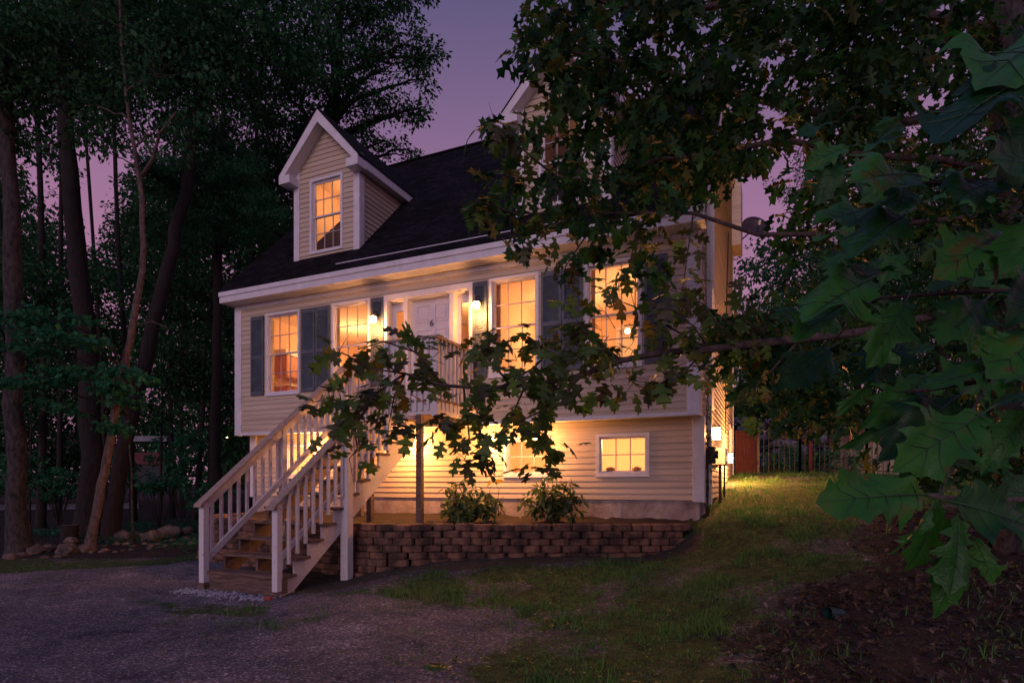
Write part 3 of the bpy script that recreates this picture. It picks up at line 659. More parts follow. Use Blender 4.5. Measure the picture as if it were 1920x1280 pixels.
for k in range(n):
    y = SY+.13+k*.150
    if y < -.64: MB().box(SX0-.056,SX0-.020,y-.02,y+.02,zc(y)-.885,zc(y)-.03).build('baluster', M['peel'], st)
    if y < -1.45: MB().box(SX1+.064,SX1+.102,y-.02,y+.02,zc(y)-.95,zc(y)-.03).build('baluster', M['peel'], st)
# deck
dk = MB()
for k in range(10):
    y=-1.42+k*.142; x0 = SX1+.12 if y < -.56 else SX0-.05
    dk.box(x0,5.97,y,y+.134,2.765,2.80)
dk.build('deck_floor', M['wood'], st)
MB().box(SX1+.12,5.95,-1.40,-1.36,2.56,2.762).build('rim_joist', M['peel'], st)
MB().box(5.91,5.95,-1.36,-.04,2.56,2.762).build('rim_joist', M['peel'], st); MB().box(SX0-.03,SX1+.10,-.52,-.48,2.5,2.762).build('rim_joist', M['peel'], st)
for x,z0,z1 in ((4.66,.78,2.0),(5.63,.78,2.56),(3.75,.8,2.5)): post(x,-1.40 if x>4 else -.5,z0,z1,.095,'wood','support_post')
post(5.91,-1.38,2.5,3.74,.1); post(5.12,-1.38,2.56,3.74,.06)
MB().box(SX1+.02,6.02,-1.45,-1.31,3.76,3.797).build('deck_rail_cap', M['railcap'], st, bevel=.004)
MB().box(5.84,5.98,-1.31,-.04,3.76,3.797).build('deck_rail_cap', M['railcap'], st, bevel=.004)
MB().box(SX0-.07,SX0+.07,-.58,-.04,3.76,3.797).build('deck_rail_cap', M['railcap'], st, bevel=.004)
MB().box(SX1+.10,5.86,-1.40,-1.365,3.62,3.759).build('deck_upper_rail', M['peel'], st)
MB().box(5.89,5.925,-1.33,-.04,3.62,3.759).build('deck_upper_rail', M['peel'], st)
MB().box(SX1+.10,5.86,-1.40,-1.365,2.88,2.96).build('deck_lower_rail', M['peel'], st)
MB().box(5.89,5.925,-1.33,-.04,2.88,2.96).build('deck_lower_rail', M['peel'], st)
for k in range(6): x = 5.14+.115*(k+1)-.05; MB().box(x,x+.036,-1.437,-1.401,2.62,3.755).build('baluster', M['peel'], st)
for k in range(9): y = -1.27+.13*k; MB().box(5.926,5.962,y,y+.036,2.62,3.755).build('baluster', M['peel'], st)
for k in range(4): y = -.5+.12*k; MB().box(SX0-.055,SX0-.02,y,y+.036,2.62,3.755).build('baluster', M['peel'], st)

# ================================================================== TERRAIN
CP = [(4.3,-3.8,0),(3.6,-3.7,0),(5,-3.7,0),(5.05,-2.4,.04),(4.0,-2.6,.08),(5.6,-2.5,.15),(6.05,-1.9,.27),(6.9,-1.7,.34),(7.7,-1.4,.36),(8.3,-1.1,.38),
(8.7,-.9,.35),(9.2,-.75,.38),(9.55,-.55,.50),(9.95,-.2,.84),(9.45,-.9,.40),(9.85,.5,.93),(9.9,1.9,1.02),(9.9,4.2,1.3),(9.9,6.7,1.62),(9.9,9,1.76),(10.8,-9.45,0),(12,-7,.12),
(12.5,-5,.28),(11,-4,.2),(9.9,-3.4,.13),(10.5,-2,.45),(12,-1.5,.72),(13,1,1.1),(14,4,1.38),(13,8,1.68),(17,8,1.5),(16,0,1.05),(16,-5,.7),(20,5,1.4),(8,-3.1,.08),
(9,-5.5,0),(7,-5,0),(3,-6,0),(0,-4,0),(-5,5,.12),(0,4,.3),(.3,-1.8,.05),(2.5,-2.6,.03),(-1,.5,.15),(1,.5,.3),(-10,-2,0),(-15,10,.2),(-30,30,.5),(12,20,2.1),(20,25,2.8),(0,25,1),(40,40,3),(60,0,2),
(-60,0,0),(0,-40,0),(0,80,3),(80,80,3.5),(-80,80,.8),(6.5,-2.3,.17),(9.4,-1.6,.34),(10.2,-.6,.72),(10.5,1.8,1.0),(7.5,12,1.8),(14,14,1.75)]
CPa = np.array(CP); n = len(CPa)
dd_ = np.sqrt(((CPa[:,None,:2]-CPa[None,:,:2])**2).sum(-1)+.09)
A_ = np.zeros((n+3,n+3)); A_[:n,:n] = dd_; A_[:n,n] = 1; A_[:n,n+1:] = CPa[:,:2]; A_[n,:n] = 1; A_[n+1:,:n] = CPa[:,:2].T
WT = np.linalg.solve(A_, np.concatenate([CPa[:,2],[0,0,0]]))
def GH(x,y):
    x = np.asarray(x,float); y = np.asarray(y,float); sh = x.shape; x=x.ravel(); y=y.ravel()
    out = np.zeros(len(x))
    for s in range(0,len(x),50000):
        xx=x[s:s+50000]; yy=y[s:s+50000]
        d = np.sqrt((xx[:,None]-CPa[None,:,0])**2+(yy[:,None]-CPa[None,:,1])**2+.09)
        out[s:s+50000] = d@WT[:n]+WT[n]+WT[n+1]*xx+WT[n+2]*yy
    return out.reshape(sh)
_vn = rng.random((256,256))
def vnoise(x,y,s,o=0):
    x = np.asarray(x)*s+37.3+o*11; y = np.asarray(y)*s+91.7+o*7; xi=np.floor(x).astype(int); yi=np.floor(y).astype(int); fx=x-xi; fy=y-yi
    fx=fx*fx*(3-2*fx); fy=fy*fy*(3-2*fy); g=lambda a,b:_vn[a%256,b%256]
    return (g(xi,yi)*(1-fx)+g(xi+1,yi)*fx)*(1-fy)+(g(xi,yi+1)*(1-fx)+g(xi+1,yi+1)*fx)*fy
def fbm(x,y,s,o=0): return .5*vnoise(x,y,s,o)+.27*vnoise(x,y,s*2.1,o+1)+.15*vnoise(x,y,s*4.3,o+2)+.08*vnoise(x,y,s*9,o+3)
def GHn(x,y): return GH(x,y)+.035*(fbm(x,y,1.1)-.5)+.018*(fbm(x,y,6,5)-.5)
sm = lambda a,b,v: (lambda t: t*t*(3-2*t))(np.clip((v-a)/(b-a),0,1))
def masks(x,y):
    nz = (fbm(x,y,.9,3)-.5)*1.5; nf = (fbm(x,y,5,9)-.5)
    # right lawn: right of line, or the band in front of the wall
    pt = fbm(x,y,.55,91)
    line = (x-9.0)-( -(y+5.5)*.42)      # >0 right of the driveway edge
    g1 = sm(-.35,.45,line+nz*.9)
    band = sm(-.5,.3,(y+3.25)+nz*.6)*sm(5.0,6.0,x+nz)*(1-sm(8.9,9.3,x)*0)
    lawn_left = sm(-.25,.25,(y-(-3.85+.9*np.clip(x+.6,-2,3)))+nz*.5)*(1-sm(1.2,2.6,x+nz*.6))*.95
    patch = sm(.15,.4,.75-np.hypot((x-4.6)/2.6,(y+4.55)/.55)+nz*.7)*.55
    fring = sm(.55,.72,fbm(x,y,2.2,21))*.35*(y>-5.5)
    grass = np.clip(np.maximum.reduce([g1,band*.95,lawn_left,patch,fring]),0,1)
    # bare dirt below the wall
    wy = np.interp(x,[5.0,5.5,5.95,6.1,6.9,7.7,8.3,8.6,9.2,9.8],[-2.1,-2.12,-1.9,-1.6,-1.51,-1.14,-.85,-.63,-.51,-.3])
    dirt = sm(.15,.8,1.0-np.abs(y-(wy-.25))/.6+nz*.3)*((x>4.6)&(x<9.9))
    under = sm(0,.6,(1.6-np.hypot((x-4.3)/1.2,(y+2.4)/1.0)))
    dirt = np.maximum(dirt,under)
    l2 = (x-10.4)-(y+5.2)*.30
    lit = sm(-.3,.5,l2+nz)*sm(-.4,.5,(.5-.0*x)-y+nz*1.2)
    lit = np.maximum(lit, sm(.2,.6,(fbm(x,y,.8,17)-.25))*sm(3,5,y)*(x<9)*.8)
    lit = np.maximum(lit, sm(0,.5,(-(x-.8))+nz)*sm(-.4,.4,y+2.0-.35*np.clip(x,-3,1)+nz*.4)*.85)
    grass = grass*(1-dirt)*(1-lit*.85)
    gp = sm(.34,.52,fbm(x,y,1.3,95)); dirt = np.maximum(dirt, sm(.3,.6,grass)*(1-gp)*.5); grass = grass*(.5+.7*gp)
    return np.clip(grass+nf*.5*(grass>.05)*(grass<.95),0,1), np.clip(lit,0,1), np.clip(dirt,0,1)
def grid_axis(lo,hi,f0,f1,fine):
    a = list(np.arange(f0,f1+1e-6,fine)); s = fine; v = f0
    while v > lo: s*=1.22; v-=s; a.insert(0,max(v,lo))
    s = fine; v = a[-1]
    while v < hi: s*=1.22; v+=s; a.append(min(v,hi))
    return np.array(a)
gx = grid_axis(-160,160,-3,14,.075); gy = grid_axis(-60,220,-8.5,6,.075)
X,Y = np.meshgrid(gx,gy,indexing='ij'); Zt = GHn(X,Y)
far = np.hypot(X-5,Y); Zt = np.where(far>60, Zt*np.clip(1-(far-60)/60,0.0,1)+ (1-np.clip(1-(far-60)/60,0,1))*1.4, Zt)
inh = (X>.1)&(X<HW-.15)&(Y>.6)&(Y<HD-.2); Zt = np.where(inh, np.minimum(Zt,.5), Zt)
wy_ = np.interp(X,[.45,1.3,2.6,5.05,5.45,5.95,6.1,6.9,7.7,8.3,8.6,9.2,9.6],[.5,-1.8,-2.0,-2.1,-2.12,-1.9,-1.6,-1.51,-1.14,-.85,-.63,-.51,-.2])
Zt = np.where((X>.5)&(X<9.55)&(Y>wy_+.12)&(Y<.7), np.minimum(Zt,.45), Zt)
mg,ml,md = masks(X,Y)
V = np.stack([X,Y,Zt],-1).reshape(-1,3); nx,ny = X.shape
I = np.arange(nx*ny).reshape(nx,ny); Fq = np.stack([I[:-1,:-1],I[1:,:-1],I[1:,1:],I[:-1,1:]],-1).reshape(-1,4)
def ground_mat():
    m = bpy.data.materials.new('ground_surface'); m.use_nodes=True; n=m.node_tree.nodes; l=m.node_tree.links; b=n['Principled BSDF']
    b.inputs['Roughness'].default_value=.95; b.inputs['Specular IOR Level'].default_value=.2
    tc=n.new('ShaderNodeTexCoord'); at=n.new('ShaderNodeAttribute'); at.attribute_name='mask'; sp=n.new('ShaderNodeSeparateColor'); l.new(at.outputs['Color'],sp.inputs[0])
    def noise(sc,det=6,r=.7):
        q=n.new('ShaderNodeTexNoise'); q.inputs['Scale'].default_value=sc; q.inputs['Detail'].default_value=det; q.inputs['Roughness'].default_value=r; l.new(tc.outputs['Object'],q.inputs['Vector']); return q
    def ramp(src,stops):
        r=n.new('ShaderNodeValToRGB'); l.new(src,r.inputs[0]); e=r.color_ramp.elements
        e[0].position=stops[0][0]; e[0].color=(*stops[0][1],1); e[1].position=stops[-1][0]; e[1].color=(*stops[-1][1],1)
        for p,c in stops[1:-1]: x=e.new(p); x.color=(*c,1)
        return r.outputs[0]
    vor=n.new('ShaderNodeTexVoronoi'); vor.inputs['Scale'].default_value=55; l.new(tc.outputs['Object'],vor.inputs['Vector'])
    sepv=n.new('ShaderNodeSeparateColor'); l.new(vor.outputs['Color'],sepv.inputs[0])
    grav=ramp(sepv.outputs[0],[(0,(.055,.06,.08)),(.5,(.12,.13,.165)),(.88,(.17,.18,.22)),(.98,(.36,.37,.42))])
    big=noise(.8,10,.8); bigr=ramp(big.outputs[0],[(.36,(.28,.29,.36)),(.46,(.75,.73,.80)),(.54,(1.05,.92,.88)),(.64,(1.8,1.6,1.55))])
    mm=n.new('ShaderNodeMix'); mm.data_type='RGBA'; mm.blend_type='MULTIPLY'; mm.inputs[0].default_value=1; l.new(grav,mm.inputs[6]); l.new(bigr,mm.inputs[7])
    gr=ramp(noise(7,8,.8).outputs[0],[(.35,(.012,.018,.010)),(.5,(.035,.065,.02)),(.65,(.09,.13,.045))])
    li=ramp(noise(14,8,.85).outputs[0],[(.3,(.007,.007,.008)),(.5,(.024,.020,.021)),(.62,(.06,.048,.046)),(.75,(.13,.105,.10))])
    di=ramp(noise(9,8,.8).outputs[0],[(.3,(.03,.024,.018)),(.55,(.07,.058,.042)),(.75,(.13,.10,.085))])
    edge=noise(16,6,.8)
    def mix(a,bc,f):
        ma=n.new('ShaderNodeMath'); ma.operation='MULTIPLY_ADD'; l.new(edge.outputs[0],ma.inputs[0]); ma.inputs[1].default_value=1.6
        l.new(f,ma.inputs[2]); mb=n.new('ShaderNodeMapRange'); mb.inputs[1].default_value=1.15; mb.inputs[2].default_value=1.45; l.new(ma.outputs[0],mb.inputs[0])
        x=n.new('ShaderNodeMix'); x.data_type='RGBA'; l.new(mb.outputs[0],x.inputs[0]); l.new(a,x.inputs[6]); l.new(bc,x.inputs[7]); return x.outputs[2]
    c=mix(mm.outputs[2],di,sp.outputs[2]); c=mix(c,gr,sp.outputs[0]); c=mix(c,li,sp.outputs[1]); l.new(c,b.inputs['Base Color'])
    bn=noise(45,8,.8); ad=n.new('ShaderNodeMath'); ad.operation='SUBTRACT'; l.new(bn.outputs[0],ad.inputs[0]); l.new(vor.outputs['Distance'],ad.inputs[1])
    bp=n.new('ShaderNodeBump'); bp.inputs['Strength'].default_value=.9; bp.inputs['Distance'].default_value=.018; l.new(ad.outputs[0],bp.inputs['Height']); l.new(bp.outputs[0],b.inputs['Normal'])
    return m
GM = ground_mat()
fc = lambda A: A[Fq].mean(1)
mgf,mlf,mdf = fc(mg.reshape(-1)),fc(ml.reshape(-1)),fc(md.reshape(-1))
xc,yc = fc(X.reshape(-1)),fc(Y.reshape(-1))
cls = np.where(mlf>.5,2,np.where((mgf>.45)|(np.hypot(xc-5,yc)>26),1,0))
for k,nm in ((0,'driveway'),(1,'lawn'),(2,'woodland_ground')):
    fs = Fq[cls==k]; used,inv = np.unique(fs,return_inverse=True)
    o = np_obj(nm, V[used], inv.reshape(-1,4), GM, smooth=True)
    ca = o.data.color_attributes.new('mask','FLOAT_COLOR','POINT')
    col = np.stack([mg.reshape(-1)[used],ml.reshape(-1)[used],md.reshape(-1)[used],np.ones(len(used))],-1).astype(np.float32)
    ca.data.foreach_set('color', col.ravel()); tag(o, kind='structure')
# visible-area random points
def scatter(n, x0,x1,y0,y1, fn, seed=1, near=0):
    r = np.random.default_rng(seed); x = r.uniform(x0,x1,n); y = r.uniform(y0,y1,n)
    # keep what the camera side can see
    dx,dy = x-CAMP[0],y-CAMP[1]; D = -dx*ST+dy*CT; Xc = dx*CT+dy*ST
    p = fn(x,y)*(1 if not near else np.clip((near/np.maximum(D,1))**1.5,0,1)); k = (r.random(n)<p)&(D>2.5)&(np.abs(Xc/D)<1.15)
    k &= ~((x>.0)&(x<HW)&(y>YL)&(y<HD))
    return x[k],y[k]
# flower bed behind the wall
WP = [(.45,.45),(.50,-.5),(.72,-1.35),(1.3,-1.8),(2.6,-2.0),(4.2,-2.06),(5.05,-2.10),(5.5,-2.12),(5.87,-1.95),(6.1,-1.66),(6.9,-1.50),(7.73,-1.16),(8.29,-.88),(8.65,-.68),(9.17,-.50),(9.62,-.20)]
def chaikin(P,n=2):
    for _ in range(n):
        Q=[P[0]]
        for a,b in zip(P,P[1:]): Q += [(a[0]*.75+b[0]*.25,a[1]*.75+b[1]*.25),(a[0]*.25+b[0]*.75,a[1]*.25+b[1]*.75)]
        Q.append(P[-1]); P=Q
    return P
WC = chaikin(WP)
bed = MB(); rows = 14
for j in range(rows+1):
    t = j/rows
    for (x,y) in WC:
        yy = y*(1-t)+(YL+.10)*t; xx = x+(.0)*t
        if j==0: yy += .14
        e = .79+.09*t+.05*(mnoise.noise(Vector((xx*3,yy*3,0))))+.03*mnoise.noise(Vector((xx*11,yy*11,2)))
        bed.v.append((xx,yy,e))
m_ = len(WC)
for j in range(rows):
    for i in range(m_-1): bed.f.append((j*m_+i,j*m_+i+1,(j+1)*m_+i+1,(j+1)*m_+i))
tag(bed.build('flower_bed', M['mulch'], smooth=True), kind='structure')
# retaining wall of blocks
t_ = thing('retaining_wall','low curved retaining wall of reddish brown split face concrete blocks','retaining wall',(7,-1.5,.3))
def along(P, s):
    for a,b in zip(P,P[1:]):
        L = math.hypot(b[0]-a[0],b[1]-a[1])
        if s <= L: return (a[0]+(b[0]-a[0])*s/L,a[1]+(b[1]-a[1])*s/L,math.atan2(b[1]-a[1],b[0]-a[0]))
        s -= L
    a,b=P[-2],P[-1]; return (b[0],b[1],math.atan2(b[1]-a[1],b[0]-a[0]))
TL_ = sum(math.hypot(b[0]-a[0],b[1]-a[1]) for a,b in zip(WC,WC[1:]))
rw = MB(); rc = random.Random(3); CH = .104
for c in range(8):
    z1 = .845-c*CH; z0 = z1-CH+.004; s = .0 if c%2 else -.15; setb = -.018*c
    while s < TL_:
        w = .30+rc.uniform(-.022,.022); sc = s+w/2
        if 0 < sc < TL_:
            x,y,a = along(WC,sc); ca_,sa_=math.cos(a),math.sin(a); jit = rc.uniform(-.02,.02); rot = rc.uniform(-.03,.03); ca_,sa_=math.cos(a+rot),math.sin(a+rot)
            g = GH(np.array([x]),np.array([y-.1]))[0]
            if z1 > g-.05:
                hw = w/2-.004; fr = .03
                # plan outline: split face bulges toward the front (-n side)
                prof = [(-hw+.03,.20),(hw-.03,.20),(hw,.02),(hw-.035,-.035+rc.uniform(-.006,.006)),(hw*.3,-.055+rc.uniform(-.01,.01)),(-hw*.35,-.055+rc.uniform(-.01,.01)),(-hw+.035,-.035+rc.uniform(-.006,.006)),(-hw,.02)]
                P0=[];P1=[];Pm=[]
                zt = z1+rc.uniform(-.007,.004)
                for (lx,ly) in prof:
                    ly2 = ly+setb+jit
                    k_ = 1 if ly<.1 else 0
                    def tr(lx,ly): return (x+lx*ca_-ly*sa_, y+lx*sa_+ly*ca_)
                    px_,py_ = tr(lx*.985,ly2+.012*k_); mx_,my_ = tr(lx,ly2)
                    P0.append((px_,py_,z0)); Pm.append((mx_,my_,(z0+zt)/2)); P1.append((px_,py_,zt))
                i=len(rw.v); rw.v += P0+[(p[0],p[1],z0+.016) for p in Pm]+[(p[0],p[1],zt-.014) for p in Pm]+P1; q=len(prof)
                for lv in range(3):
                    for j in range(q): rw.f.append((i+lv*q+j,i+lv*q+(j+1)%q,i+(lv+1)*q+(j+1)%q,i+(lv+1)*q+j))
                rw.f.append(tuple(i+3*q+j for j in range(q)))
        s += w+.003
rw.build('block_courses', M['block'], t_)

# rocks
def ico_rock(mb, c, sx,sy,sz, seed, sub=2):
    import bmesh
    bm = bmesh.new(); bmesh.ops.create_icosphere(bm, subdivisions=sub, radius=1)
    i = len(mb.v)
    for v in bm.verts:
        p = v.co; nn = 1+.30*mnoise.noise(p*1.3+Vector((seed*3.1,seed,0)))+.12*mnoise.noise(p*3.5+Vector((seed,0,seed)))
        q = p*nn; q.z = max(q.z,-.55)
        mb.v.append((c[0]+q.x*sx,c[1]+q.y*sy,c[2]+q.z*sz))
    for f in bm.faces: mb.f.append(tuple(i+v.index for v in f.verts))
    bm.free()
rr = random.Random(5)
def on_ground(px,py):
    D = 10.
    for _ in range(30):
        p = W(px,py,D); z = float(GHn(np.array([p.x]),np.array([p.y]))[0]); 
        if py <= 912: break
        D2 = (CAMP[2]-z)*F/(py-907); D = D*.5+max(2,min(60,D2))*.5
    p = W(px,py,D); return Vector((p.x,p.y,float(GHn(np.array([p.x]),np.array([p.y]))[0]))), D
rocks = [(285,1012,20,'sunlit looking orange boulder in the stone edging left of the stairs'),(318,1006,26,'long brown boulder between the orange boulder and the stairs'),
 (232,1012,20,'flat grey brown boulder left of the orange boulder'),(133,1018,14,'pale rounded stone resting in front of the tree stump'),(70,1036,17,'upright grey stone at the foot of the big left tree'),
 (92,1032,14,'pinkish stone leaning on the upright grey stone'),(126,1036,20,'wide low brown stone under the pale rounded one'),(155,1034,15,'grey stone just left of the leaning thin trunk'),
 (20,1048,13,'dark stone at the far left end of the stone edging'),(42,1044,11,'small mossy stone near the left end of the edging'),(254,1008,13,'small dark stone tucked beside the flat boulder'),(352,1000,14,'brown stone half hidden behind the stair post')]
for i,(px,py,w,lb) in enumerate(rocks):
    p,D = on_ground(px,py); s = w*D/F; mb = MB(); ico_rock(mb,(p.x,p.y,p.z+s*.28),s*1.05,s*.8,s*.62,i+1,3)
    o = mb.build('rock', M['rock'], None); tag(o, lb, 'rock', 'stones edging the drive')
for i in range(34):
    px = rr.uniform(30,300) if i<28 else rr.uniform(300,360); py = 1046-(px-20)*.09+rr.uniform(-8,7); p,D = on_ground(px,py); s = rr.uniform(4,8)*D/F
    mb = MB(); ico_rock(mb,(p.x,p.y,p.z+s*.2),s*rr.uniform(.9,1.3),s,s*.6,i+40,2)
    tag(mb.build('rock', M['rock']), 'small loose stone among the bigger rocks edging the drive', 'rock','small stones edging the drive')
for i,(px,py,w) in enumerate(((612,1066,8),(624,1065,8),(638,1069,9),(650,1067,8),(672,1064,11),(684,1068,9),(630,1072,6))):
    p,D = on_ground(px,py); s=w*D/F; mb=MB(); ico_rock(mb,(p.x,p.y,p.z+s*.3),s,s*.8,s*.7,i+90,2); tag(mb.build('rock',M['rock']),'small grey stone piled at the foot of the tall stair post','rock','stones at the stair post')
# pebbles (stuff)
def pebbles(name,label,x,y,smin,smax,m,seed):
    r = np.random.default_rng(seed); n_=len(x); z=GHn(x,y); s=r.uniform(smin,smax,n_)*(r.random(n_)**1.5*.8+.5)
    T = np.array([(1,0,0),(0,1,0),(-1,0,0),(0,-1,0),(0,0,.7),(0,0,-.6)],float); Tf=np.array([(0,1,4),(1,2,4),(2,3,4),(3,0,4)])
    a=r.uniform(0,6.28,n_); c,s_=np.cos(a),np.sin(a); st_=r.uniform(.7,1.4,(n_,1))
    tx=T[None,:,0]*st_; ty=T[None,:,1]
    vx=x[:,None]+(tx*c[:,None]-ty*s_[:,None])*s[:,None]; vy=y[:,None]+(tx*s_[:,None]+ty*c[:,None])*s[:,None]; vz=z[:,None]+T[None,:,2]*s[:,None]+s[:,None]*.25
    Vv=np.stack([vx,vy,vz],-1).reshape(-1,3); Ff=(Tf[None]+np.arange(n_)[:,None,None]*6).reshape(-1,3)
    o=np_obj(name,Vv,Ff,m,rnd=np.repeat(r.random(n_),4)); tag(o,label,'gravel',kind='stuff'); return o
M['pebble']=leaf_mat('pebble',(.05,.052,.065),(.16,.17,.20),(.40,.4,.44),rough=.9,trans=0)
x_,y_=scatter(34000,-3,10.5,-8.2,-2.4,lambda x,y:(1-masks(x,y)[0])*(1-masks(x,y)[1]),3,near=5)
pebbles('gravel','loose grey gravel scattered over the driveway',x_,y_,.003,.011,M['pebble'],4)
M['pebble2']=leaf_mat('pebble_white',(.25,.24,.26),(.5,.48,.52),(.6,.6,.62),rough=.9,trans=0)
r_=np.random.default_rng(8); x_=r_.uniform(3.3,5.0,700); y_=-3.88+r_.normal(0,.09,700)
pebbles('pebbles','pale pebbles lying at the foot of the stairs',x_,y_,.012,.022,M['pebble2'],9)
# grass blades (stuff)
def blades(name,label,x,y,hmin,hmax,w,m,seed):
    r=np.random.default_rng(seed); n_=len(x); z=GHn(x,y); h=r.uniform(hmin,hmax,n_)*(.35+1.6*sm(.42,.68,fbm(x,y,3.2,31))); a=r.uniform(0,6.28,n_); t=r.uniform(.1,.9,n_)
    dx,dy=np.cos(a),np.sin(a); b=r.uniform(0,6.28,n_)
    P=np.stack([x,y,z-.004],-1); side=np.stack([-dy,dx,0*dx],-1)*w*r.uniform(.6,1.3,(n_,1)); tip=P+np.stack([np.cos(b)*h*t,np.sin(b)*h*t,h*(1-t*.4)],-1)
    mid=P*.5+tip*.5+np.stack([0*h,0*h,h*.10],-1)
    Vv=np.stack([P-side,P+side,mid+side*.7,mid-side*.7,tip],1).reshape(-1,3)
    f1=np.array([[0,1,2],[0,2,3],[3,2,4]]); Ff=(f1[None]+np.arange(n_)[:,None,None]*5).reshape(-1,3)
    o=np_obj(name,Vv,Ff,m,rnd=np.repeat(np.clip(.7*r.random(n_)+.5*(fbm(x,y,1.2,77)-.3),0,1),3)); tag(o,label,'grass',kind='stuff'); return o
M['grass']=leaf_mat('grass_blade',(.012,.055,.014),(.085,.22,.05),(.28,.27,.11),rough=.6,trans=.3)
x_,y_=scatter(330000,5,20,-7.8,9.5,lambda x,y:np.clip(masks(x,y)[0]*1.25-.1,0,1)*(.35+.9*sm(.35,.6,fbm(x,y,2.6,55))),5,near=6.5)
blades('grass','short patchy grass growing on the lawn beside the house',x_,y_,.025,.095,.0042,M['grass'],6)
x_,y_=scatter(60000,-9,5.6,-6.0,12,lambda x,y:np.clip(masks(x,y)[0]*1.2-.1,0,1)*.9,15,near=8)
blades('grass','short grass along the left edge of the drive',x_,y_,.02,.06,.004,M['grass'],16)
# ================================================================== FOLIAGE
def half_outline(kind):
    if kind == 'oak':   # petiole end to tip, pointed red-oak lobes
        return [(0.0,0.0),(.03,.14),(.20,.20),(.17,.27),(.09,.33),(.22,.40),(.38,.43),(.35,.52),(.42,.58),(.26,.57),(.10,.58),(.17,.68),(.32,.74),(.26,.78),(.30,.86),(.17,.83),(.08,.86),(.07,.93),(0.0,1.0)]
    if kind == 'oaklow':
        return [(0,.0),(.17,.20),(.07,.32),(.36,.45),(.09,.58),(.28,.80),(.07,.86),(0,1.0)]
    if kind == 'maple':
        return [(0,0),(.22,.02),(.13,.2),(.48,.38),(.20,.5),(.30,.74),(.09,.7),(0,1)]
    if kind == 'oval':
        return [(0,0),(.13,.2),(.2,.45),(.15,.75),(0,1)]
def tmpl(kind, fold=.18, droop=.25):
    h = half_outline(kind)
    if kind in ('oak',):
        # strip from the midrib: fan quads between midrib samples and outline
        V=[];F3=[]
        for sgn in (1,-1):
            i=len(V); mid=[(0,y) for _,y in h]
            for (x,y) in h:
                V.append((0,y,0-droop*y*y)); V.append((sgn*x,y+x*.18*0, x*fold*1.0-droop*y*y-.35*x*x))
            for k in range(len(h)-1):
                a,b,c,d=i+2*k,i+2*k+1,i+2*k+3,i+2*k+2
                F3+= [(a,b,c),(a,c,d)] if sgn>0 else [(a,c,b),(a,d,c)]
        return np.array(V,float),np.array(F3)
    if kind=='far':
        return np.array([(0,0,0),(.28,.5,.06),(0,1,-.12),(-.28,.5,.06)],float),np.array([(0,1,2,3)])
    if kind=='star':
        return np.array([(0,0,0),(.33,.35,.05),(.12,.55,0),(.26,.85,.0),(0,1,-.15),(-.26,.85,0),(-.12,.55,0),(-.33,.35,.05)],float),np.array([(0,1,2,4),(0,4,6,7),(2,3,4,4),(4,5,6,6)])[:2]
    # low detail: triangles fan about midrib
    V=[(0,0,0),(0,.5,-droop*.25),(0,1,-droop)];F3=[]
    ids={}
    for sgn in (1,-1):
        pts=h[1:-1]; i=len(V)
        for (x,y) in pts: V.append((sgn*x,y,x*fold-droop*y*y))
        seq=[0]+list(range(i,i+len(pts)))+[2]
        mids=[]
        for a,b in zip(seq,seq[1:]):
            F3.append((1,a,b) if sgn>0 else (1,b,a))
    return np.array(V,float),np.array(F3)
TM = {'oak':tmpl('oak'),'oaklow':tmpl('oaklow'),'maple':tmpl('maple',.1,.15),'oval':tmpl('oval',.2,.3),'far':tmpl('far')}
def norm(a): return a/np.maximum(np.linalg.norm(a,axis=-1,keepdims=True),1e-9)
def place_leaves(tk, P, D, N, S, petiole=0.0, curl=None):
    """P base, D direction of the leaf, N its upper side, S length -> vertices, faces"""
    T,Fc = TM[tk]; D=norm(D); X=norm(np.cross(D,N)); N=np.cross(X,D)
    TT = np.broadcast_to(T[None],(len(P),)+T.shape).copy(); TT[:,:,1]+=petiole
    if curl is not None: TT[:,:,2] -= curl[:,None]*(T[None,:,1]**2)+curl[:,None]*1.2*T[None,:,0]**2
    S=np.asarray(S).reshape(-1,1,1)
    Vv=P[:,None]+S*(TT[:,:,0:1]*X[:,None]+TT[:,:,1:2]*D[:,None]+TT[:,:,2:3]*N[:,None])
    Ff=(Fc[None]+np.arange(len(P))[:,None,None]*len(T)).reshape(-1,Fc.shape[1])
    return Vv.reshape(-1,3),Ff,len(Fc)
def leaf_object(name, tk, P,D,N,S,m,parent=None,rnd=None,petiole=0,seed=0,curl=None,label=None,kind=None,cat=None):
    r=np.random.default_rng(seed); Vv,Ff,k=place_leaves(tk,P,D,N,S,petiole,curl)
    if rnd is None: rnd=r.random(len(P))
    o=np_obj(name,Vv,Ff,m,parent,rnd=np.repeat(rnd,k)); 
    return o
def clusters(C, R, per, r, flat=.75, out=None, droop=.45, spray=True, nj=.55, dj=.45):
    """C (k,3) cluster centres; returns leaf pos, dir, normal. leaves radiate from the twig end like oak rosettes"""
    k=len(C); P=np.repeat(C,per,0); n_=len(P)
    off=r.normal(0,1,(n_,3)); off=off/np.linalg.norm(off,axis=1,keepdims=True)*(r.random((n_,1))**.5); off[:,2]*=flat
    Rr=np.repeat(np.broadcast_to(R,(k,)),per)[:,None]; P=P+off*Rr
    D=off+r.normal(0,dj,(n_,3)); D[:,2]-=droop
    N=np.tile([0,0,1.],(n_,1))+r.normal(0,1,(n_,3))*nj
    return P,norm(D),norm(N)
